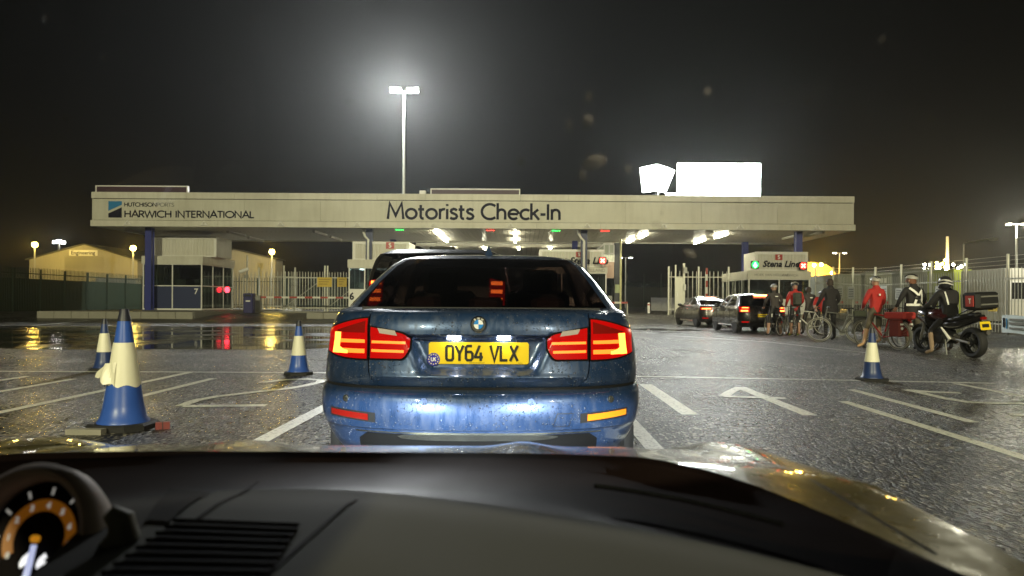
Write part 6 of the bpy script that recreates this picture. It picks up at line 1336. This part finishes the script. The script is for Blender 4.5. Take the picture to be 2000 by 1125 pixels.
for zz in (1.10, 1.26): B(-.20, .20, -1.175, -1.161, zz, zz+.03).build('reflective_strip', M_GREY, tb)
mb, w = letters('T', .10, .22, th=.003); mb.build('badge_mark', M_OFFW, tb, loc=(-.2935, -.95, 1.14), rot=(0, 0, -pi/2))
rk = MB(); rk.tube([(-.1, -.35, .86), (-.12, -.7, 1.0), (-.12, -1.1, 1.01)], .014, 6); rk.tube([(.1, -.35, .86), (.12, -.7, 1.0), (.12, -1.1, 1.01)], .014, 6); rk.build('rack', M_DARKM, mo)
mp_ = uk_plate(mo, 0, -1.03, .68, None, .52, rot=(radians(-12), 0, 0)); mp_.scale = (.9, 1, 3.0); B(-.09, .09, -.007, -.0062, -.012, .012).build('plate_print', mat('plate_black', (.012, .012, .010)), mp_); B(-.06, .06, -1.02, -.96, .80, .86, .01).build('tail_lamp', M_TREDX, mo); MB().tube([(0, -.85, .80), (0, -1.01, .72)], .02, 6).build('plate_bracket', M_BLACK, mo)
MB().loops([[(sx*.08, .74+.36*cos(radians(a)), .32+.36*sin(radians(a))) for sx in (-1, 1)] for a in range(30, 170, 14)], False, False, False).build('mudguard', M_MBLK, mo, sm=True)
RID = dict(pel=(0, -.05, .88), sp=(0, -.02, 1.06), ch=(0, .05, 1.27), nk=(0, .08, 1.42), hb=(0, .10, 1.49), hd=(0, .13, 1.58), ht=(0, .13, 1.66), sl=(-.19, .05, 1.36), sr=(.19, .05, 1.36), el=(-.31, .18, 1.12), er=(.31, .2, 1.12), wl=(-.36, .36, 1.02), wr=(.36, .36, 1.04),
           hl=(-.11, -.03, .84), kl=(-.24, .26, .52), al=(-.31, .10, .11), tl=(-.35, .28, .04), hr=(.11, -.03, .84), kr=(.25, .30, .60), ar=(.24, .02, .32), tr=(.26, .18, .27))
p8, J = person('rider in black with a black and white full-face helmet seated on the motorcycle', 9.20, 16.0, radians(6), dict(top=BLK, skin=SKIN, leg=BLK, shin=BOOT, shoe=BOOT, hand=BLK, head=BLK), RID, 1.0, bulk=1.2, helmet=('full', M_HELMD)); strap(p8, [(-.13, -.05, 1.38), (-.12, -.10, 1.25), (-.11, -.14, 1.1)], .03)
p9, J = person('rider with a dark helmet mostly hidden behind the black and white helmet', 10.0, 17.5, radians(5), dict(top=BLK, skin=SKIN, leg=BLK, shoe=BOOT, hand=BLK, head=BLK), dict(), .98, bulk=1.1, helmet=('full', M_HELMD))
# ------------------------------------------------------------------ the car the picture is taken from
OX = -.30
M_DASH = mat('grey_dash_plastic', (.078, .078, .060), .8, spec=.12, noise=.10, ns=3, bump=.12, bs=700, bd=.001); M_DASHD = mat('dark_dash_plastic', (.022, .021, .015), .8, spec=.1, bump=.2, bs=900, bd=.001); M_SLOT = mat('vent_black', (.005, .004, .004), .8, spec=.05)
own = thing('hatchback_car', 'olive hatchback whose bonnet and dashboard fill the foreground', 'car', (OX, 0, 0))
OLIVE = wet_paint('olive_metallic_paint', (.13, .105, .004), .3, .25, .10, .2)
def interp(tab, s):
    s = abs(s)
    if s <= tab[0][0]: return tab[0][1]
    for (a, va), (b, vb) in zip(tab, tab[1:]):
        if s <= b: t = (s-a)/(b-a); return lerp(va, vb, t)
    return tab[-1][1]
def smtab(tab, s, h=.03): return sum(interp(tab, s+h*k) for k in (-2, -1, 0, 1, 2))/5
COWL = [(0, 1.19), (.25, 1.185), (.43, 1.15), (.57, 1.03), (.65, .885), (.75, .66), (.80, .50)]
def cowl(s): return smtab(COWL, s)
FRONT = [(0, 1.93), (.4, 1.90), (.6, 1.82), (.72, 1.70), (.80, 1.50), (.845, 1.2), (.86, .9)]
def bon(s, d):
    a = abs(s); z = .868-.145*max(0, d-1.13)-.05*max(0, d-1.5)**2*4 if d > 1.13 else .868-.02*(1.13-d)
    z += .030*math.exp(-((a-.30)/.05)**2)*sst(1.15, 1.6, d)*.35
    z -= .012*sst(.5, .62, a)*(1-sst(.62, .74, a))*sst(1.1, 1.3, d)
    z += .034*math.exp(-((a-.73)/.11)**2-((d-1.58)/.30)**2)
    z -= .032*sst(.55, .86, a)
    z -= .5*max(0, a-.80)**1.5+.010
    return z
mb = MB(); NSX, ND = 72, 26
for j in range(ND+1):
    for i in range(NSX+1):
        s = -.86+1.72*i/NSX; d0 = cowl(s)+.02; d1 = max(interp(FRONT, s), d0+.05); d = lerp(d0, d1, j/ND); mb.v.append(Vector((s, d, bon(s, d))))
mb.f = [(j*(NSX+1)+i, j*(NSX+1)+i+1, (j+1)*(NSX+1)+i+1, (j+1)*(NSX+1)+i) for j in range(ND) for i in range(NSX)]
b0 = len(mb.v); top = [ND*(NSX+1)+i for i in range(NSX+1)]
for k, (dd, zz) in enumerate(((.05, -.05), (.07, -.16), (.05, -.35), (-.02, -.5))):
    for i in top: v = mb.v[i]; mb.v.append(Vector((v.x, v.y+dd, v.z+zz)))
for k in range(4):
    for i in range(NSX):
        a = (top[i], top[i+1]) if k == 0 else (b0+(k-1)*(NSX+1)+i, b0+(k-1)*(NSX+1)+i+1); mb.f.append((a[0], a[1], b0+k*(NSX+1)+i+1, b0+k*(NSX+1)+i))
mb.m = [0]*len(mb.f); mb.build('bonnet', OLIVE, own, sm=60)
for sg in (-1, 1):
    pts = []
    for i in range(14):
        d = lerp(.80, 1.72, i/13); s = sg*interp([(.7, .755), (1.0, .735), (1.3, .70), (1.55, .64), (1.75, .55)], d); pts.append((s, d, bon(s, d)+.0006))
    mb = MB()
    L = [(p[0]-.0035, p[1], p[2]) for p in pts]+[(p[0]+.0035, p[1], p[2]) for p in pts]; n = len(pts)
    mb.add(L, [(i, n+i, n+i+1, i+1) for i in range(n-1)]); mb.build('bonnet_gap', M_BLACK, own)
    MB().lathe([(.075, -.02), (.075, .03), (.05, .06)], (0, 0, 0), 'y', 20).build('headlamp', mat('headlamp_lens', (.5, .5, .5), .1, emit=(.92, .96, 1), es=6), own, loc=(sg*.60, 1.87, .62))
    B(sg*.855-.02, sg*.855+.02, -.9, 1.5, .25, .68, .02).build('side_panel', OLIVE, own)
    for y in (1.28, -1.2): wheel(own, sg*.76, y, .31, .19, M_SATIN, 5)
    lamp('SPOT', 'headlight_beam', (sg*.60, 2.02, .695), 540, (.84, .93, 1.0), own, .03, 104, (radians(90-53.0), 0, radians(sg*5)), .10)
B(-.8, .8, 1.88, 1.95, .22, .62, .03).build('front_bumper', M_BLACK, own); B(-.8, .8, -2.0, 1.8, .2, .28).build('floor_pan', M_BLACK, own)
# scuttle: the black band between bonnet and dashboard, with the wiper arms in it
DASH = [(0, .985), (.10, .975), (.286, .905), (.454, .805), (.58, .70), (.65, .62), (.75, .46), (.80, .38)]
def dash(s): return smtab(DASH, s)
M_SCUT = mat('gloss_black_scuttle', (.007, .004, .0035), .5, spec=.10, noise=.2, ns=6)
mb = MB(); n = 60; rows = ((1.0, .006), (.86, -.012), (.55, -.030), (.2, -.030), (-.02, -.014))
for t_, dz in rows:
    for i in range(n+1):
        s = -.80+1.6*i/n; a, b = dash(s), cowl(s)+.03; d = lerp(a, b, t_); mb.v.append(Vector((s, d, bon(s, cowl(s)+.03)+dz if t_ == 1 else .853+dz)))
mb.f = [(j*(n+1)+i+1, j*(n+1)+i, (j+1)*(n+1)+i, (j+1)*(n+1)+i+1) for j in range(len(rows)-1) for i in range(n)]; mb.m = [0]*len(mb.f); mb.build('scuttle_panel', M_SCUT, own, sm=60)
pts = [(.40+.2*q/8, lerp(dash(.40+.2*q/8), cowl(.40+.2*q/8), .60), .846) for q in range(9)]; MB().tube(pts, .0035, 5).build('scuttle_seam', M_SATIN, own)
# dashboard top
def dz_(s, d): return .850+.010*sst(0, .12, dash(s)-d)-.05*max(0, .62-d)
def dash_sheet(name, poly, m, lift, ns=24, nd=10):
    mb = MB(); W = ns+1
    for j in range(nd+1):
        for i in range(ns+1):
            s, d = poly(i/ns, j/nd); mb.v.append(Vector((s, d, dz_(s, d)+lift)))
    mb.f = [(j*W+i, j*W+i+1, (j+1)*W+i+1, (j+1)*W+i) for j in range(nd) for i in range(ns)]; mb.m = [0]*len(mb.f); return mb.build(name, m, own, sm=60)
dash_sheet('dashboard', lambda u, v: (-.10+.90*u, lerp(.20, dash(-.10+.90*u), v)), M_DASH, 0, 48, 22)
left_near = lambda s: lerp(.84, .60, sst(-.20, -.10, s))
dash_sheet('instrument_shelf', lambda u, v: (-.80+.697*u, lerp(min(left_near(-.80+.697*u), dash(-.80+.697*u)-.04), dash(-.80+.697*u), v)), M_DASHD, -.002, 48, 12)
B(-.8, .8, .12, .24, .35, .70, .03).build('dash_front', M_DASHD, own)
def dpix(px, py, z=.863):
    r = ray(px, py); d = (z-CAMZ)/r.z; return r.x*d-OX, r.y*d
def quad(a, b, c, e):   # near-left, near-right, far-right, far-left in picture order
    A, Bq, C_, E_ = [dpix(*p) for p in (a, b, c, e)]
    return lambda u, v: (lerp(lerp(A[0], Bq[0], u), lerp(E_[0], C_[0], u), v), lerp(lerp(A[1], Bq[1], u), lerp(E_[1], C_[1], u), v))
dash_sheet('speaker_grille', quad((285, 1015), (330, 1018), (412, 946), (330, 938)), M_SLOT, .003, 16, 8)
vent = dash_sheet('air_vent', quad((150, 1160), (500, 1160), (588, 1022), (352, 1012)), M_SLOT, .003, 8, 8)
A, Bq, C_, E_ = [dpix(*p) for p in ((150, 1160), (500, 1160), (588, 1022), (352, 1012))]
for k in range(9):
    v = (k+.8)/9.6; a = (lerp(A[0], E_[0], v), lerp(A[1], E_[1], v)); b = (lerp(Bq[0], C_[0], v), lerp(Bq[1], C_[1], v)); z = dz_(a[0], a[1])+.006
    MB().tube([(a[0], a[1], z), (b[0], b[1], z)], .0022, 5).build('vent_slat', M_DASHD, own)
for p0, p1 in (((697, 966), (440, 1190)), ((505, 924), (150, 1180))):
    a, b = dpix(*p0), dpix(*p1); n = 12; mb = MB()
    pts = [(lerp(a[0], b[0], i/n), lerp(a[1], b[1], i/n)) for i in range(n+1)]
    mb.add([(x-.0022, y, dz_(x, y)+.0016) for x, y in pts]+[(x+.0022, y, dz_(x, y)+.0016) for x, y in pts], [(i, n+1+i, n+2+i, i+1) for i in range(n)]); mb.build('dash_seam', M_SLOT, own)
# rev counter pod on the steering column
PX, PD = P(62, 1052, .78), .78
pod = ob('instrument_pod', None, own, (PX.x-OX, PD, PX.z), (radians(-20), 0, radians(-6)))
MB().lathe([(.060, .03), (.061, -.005), (.063, -.016), (.070, -.020), (.078, -.010), (.076, .016), (.066, .04), (.05, .055), (.02, .06)], (0, 0, 0), 'y', 40, False).build('pod_shell', mat('pod_plastic', (.42, .34, .28), .7), pod, sm=50)
MB().lathe([(.061, .012), (.061, .018)], (0, 0, 0), 'y', 40).build('dial_face', M_SLOT, pod)
mb = MB(); a0, a1, n = radians(-40), radians(210), 40
def rg(r, a, y): return (r*cos(a), y, r*sin(a))
mb.add([rg(.029, lerp(a0, a1, i/n), .0105) for i in range(n+1)]+[rg(.0415, lerp(a0, a1, i/n), .0105) for i in range(n+1)], [(i, i+1, n+2+i, n+1+i) for i in range(n)])
mb.build('dial_ring', mat('lit_orange_ring', (.2, .08, .01), .5, emit=(1, .33, .02), es=.09), pod)
E_DIAL = mat('lit_dial_print', (.3, .3, .3), .5, emit=(1, .95, .85), es=.22)
for i in range(9):
    a = radians(-38+31*i)
    mb, w = font_mesh(str(8-i), .0085, .0, 0, .0006); mb.build('dial_number', E_DIAL, pod, loc=(.0352*cos(a)-w/2, .0098, .0352*sin(a)-.003))
    L, R = ribbon([(.046*cos(a), .046*sin(a)), (.054*cos(a), .054*sin(a))], .0028); mb = MB(); mb.add([(p.x, .0100, p.y) for p in L+R], [(2, 3, 1, 0)]); mb.build('dial_tick', E_DIAL, pod)
mb = MB(); mb.loops([[(-.0022, .004, -.006), (.0022, .004, -.006), (.0022, .007, -.006), (-.0022, .007, -.006)], [(-.0032, .004, -.055), (.0032, .004, -.055), (.0032, .007, -.055), (-.0032, .007, -.055)]]); mb.build('needle', mat('lit_needle', (.5, .5, .6), .4, emit=(.62, .68, 1), es=.75), pod)
MB().lathe([(.0038, .002), (.0038, .008)], (0, 0, 0), 'y', 12).build('needle_hub', mat('orange_hub', (.4, .16, .01), .4, emit=(1, .4, .02), es=.4), pod)
for x, ch in ((-.0135, '6'), (.0055, '6')): mb, w = font_mesh(ch, .020, 0, 0, .0016); mb.build('display_digit', mat('lit_digit', (.6, .6, .6), .5, emit=(1, 1, 1), es=1.1), pod, loc=(x, .0095, -.030))
MB().tube([P(px, py, .735)-Vector((OX, 0, 0)) for px, py in ((214, 1000), (236, 1016), (243, 1045), (222, 1078), (175, 1112), (120, 1150))], [.008, .013, .015, .016, .018, .02], 12, True, Vector((0, 1, 0))).build('pod_bracket', mat('bracket_plastic', (.20, .20, .15), .7), own, sm=True)
# windscreen, pillars, roof
mb = MB(); n, k = 48, 12
for j in range(k+1):
    v = j/k
    for i in range(n+1):
        s = -.76+1.52*i/n; d = lerp(cowl(s)+.005, cowl(s)*.55-.32, v); mb.v.append(Vector((s*lerp(1, .84, v), d, lerp(bon(s, cowl(s)+.03)+.004, 1.43, v))))
mb.f = [(j*(n+1)+i, j*(n+1)+i+1, (j+1)*(n+1)+i+1, (j+1)*(n+1)+i) for j in range(k) for i in range(n)]; mb.m = [0]*len(mb.f); ws = mb.build('windscreen', M_WSCR, own, sm=60)
def wpt(px, py):   # where a sight line meets the screen
    r = ray(px, py); best = None
    for i in range(400):
        d = .3+i*.002; p = Vector((0, 0, CAMZ))+r*d; s = p.x-OX
        v = min(1, max(0, (p.z-.868)/(1.43-.868))); s0 = s/lerp(1, .84, v); e = abs(lerp(cowl(s0)+.005, cowl(s0)*.55-.32, v)-p.y)
        if best is None or e < best[0]: best = (e, p)
    return best[1]
M_SMEAR = glass('water_smear', (.80, .78, .76), 1.6, .5)
def drop(px, py, sx, sz, rot):
    p = wpt(px, py)-Vector((OX, 0, 0)); n = 14; mb = MB(); r = random.Random(px); sl = Vector((0, -.55, .56)).normalized()
    pts = []
    for i in range(n):
        a = 2*pi*i/n; u, v = sx*cos(a)*(1+.2*r.uniform(-1, 1)), sz*sin(a)*(1+.2*r.uniform(-1, 1)); uu, vv = u*cos(rot)-v*sin(rot), u*sin(rot)+v*cos(rot)
        pts.append(p+Vector((uu, 0, 0))+sl*vv+Vector((0, -.003, 0)))
    mb.add(pts+[p+Vector((0, -.0055, .0))], [(i, (i+1) % n, n) for i in range(n)]); mb.build('rain_drop', mat('milky_water', (.62, .57, .55), .25, alpha=.30, emit=None), own, sm=True)
for a in ((1147, 238, .0045, .006, 0), (1162, 318, .011, .008, .5), (1138, 346, .0035, .007, .3), (1150, 192, .003, .005, 0), (1226, 332, .003, .004, 0), (1112, 250, .0025, .006, .2), (1018, 318, .003, .004, .4), (1346, 496, .009, .004, -.6), (1284, 440, .007, .004, -.4), (683, 200, .003, .002, 0), (1380, 182, .0025, .003, 0)): drop(*a)
rd = random.Random(11)
for _ in range(26): drop(rd.randint(60, 1940), rd.randint(40, 640), rd.uniform(.0007, .0016), rd.uniform(.0008, .002), rd.uniform(-.5, .5))
for sg in (-1, 1):
    pts = [(sg*.775, .60, .85), (sg*.74, .30, 1.15), (sg*.66, -.05, 1.43)]; MB().tube(pts, .045, 8).build('pillar', M_BLACK, own, sm=True)
B(-.68, .68, -1.6, .02, 1.44, 1.48, .02).build('roof_panel', OLIVE, own)
B(-.55, .55, -1.75, -1.65, .6, 1.3, .04).build('rear_bulkhead', M_SEAT, own)
print('objects', len(bpy.data.objects), 'tris', sum(len(o.data.polygons) for o in bpy.data.objects if o.type == 'MESH'))
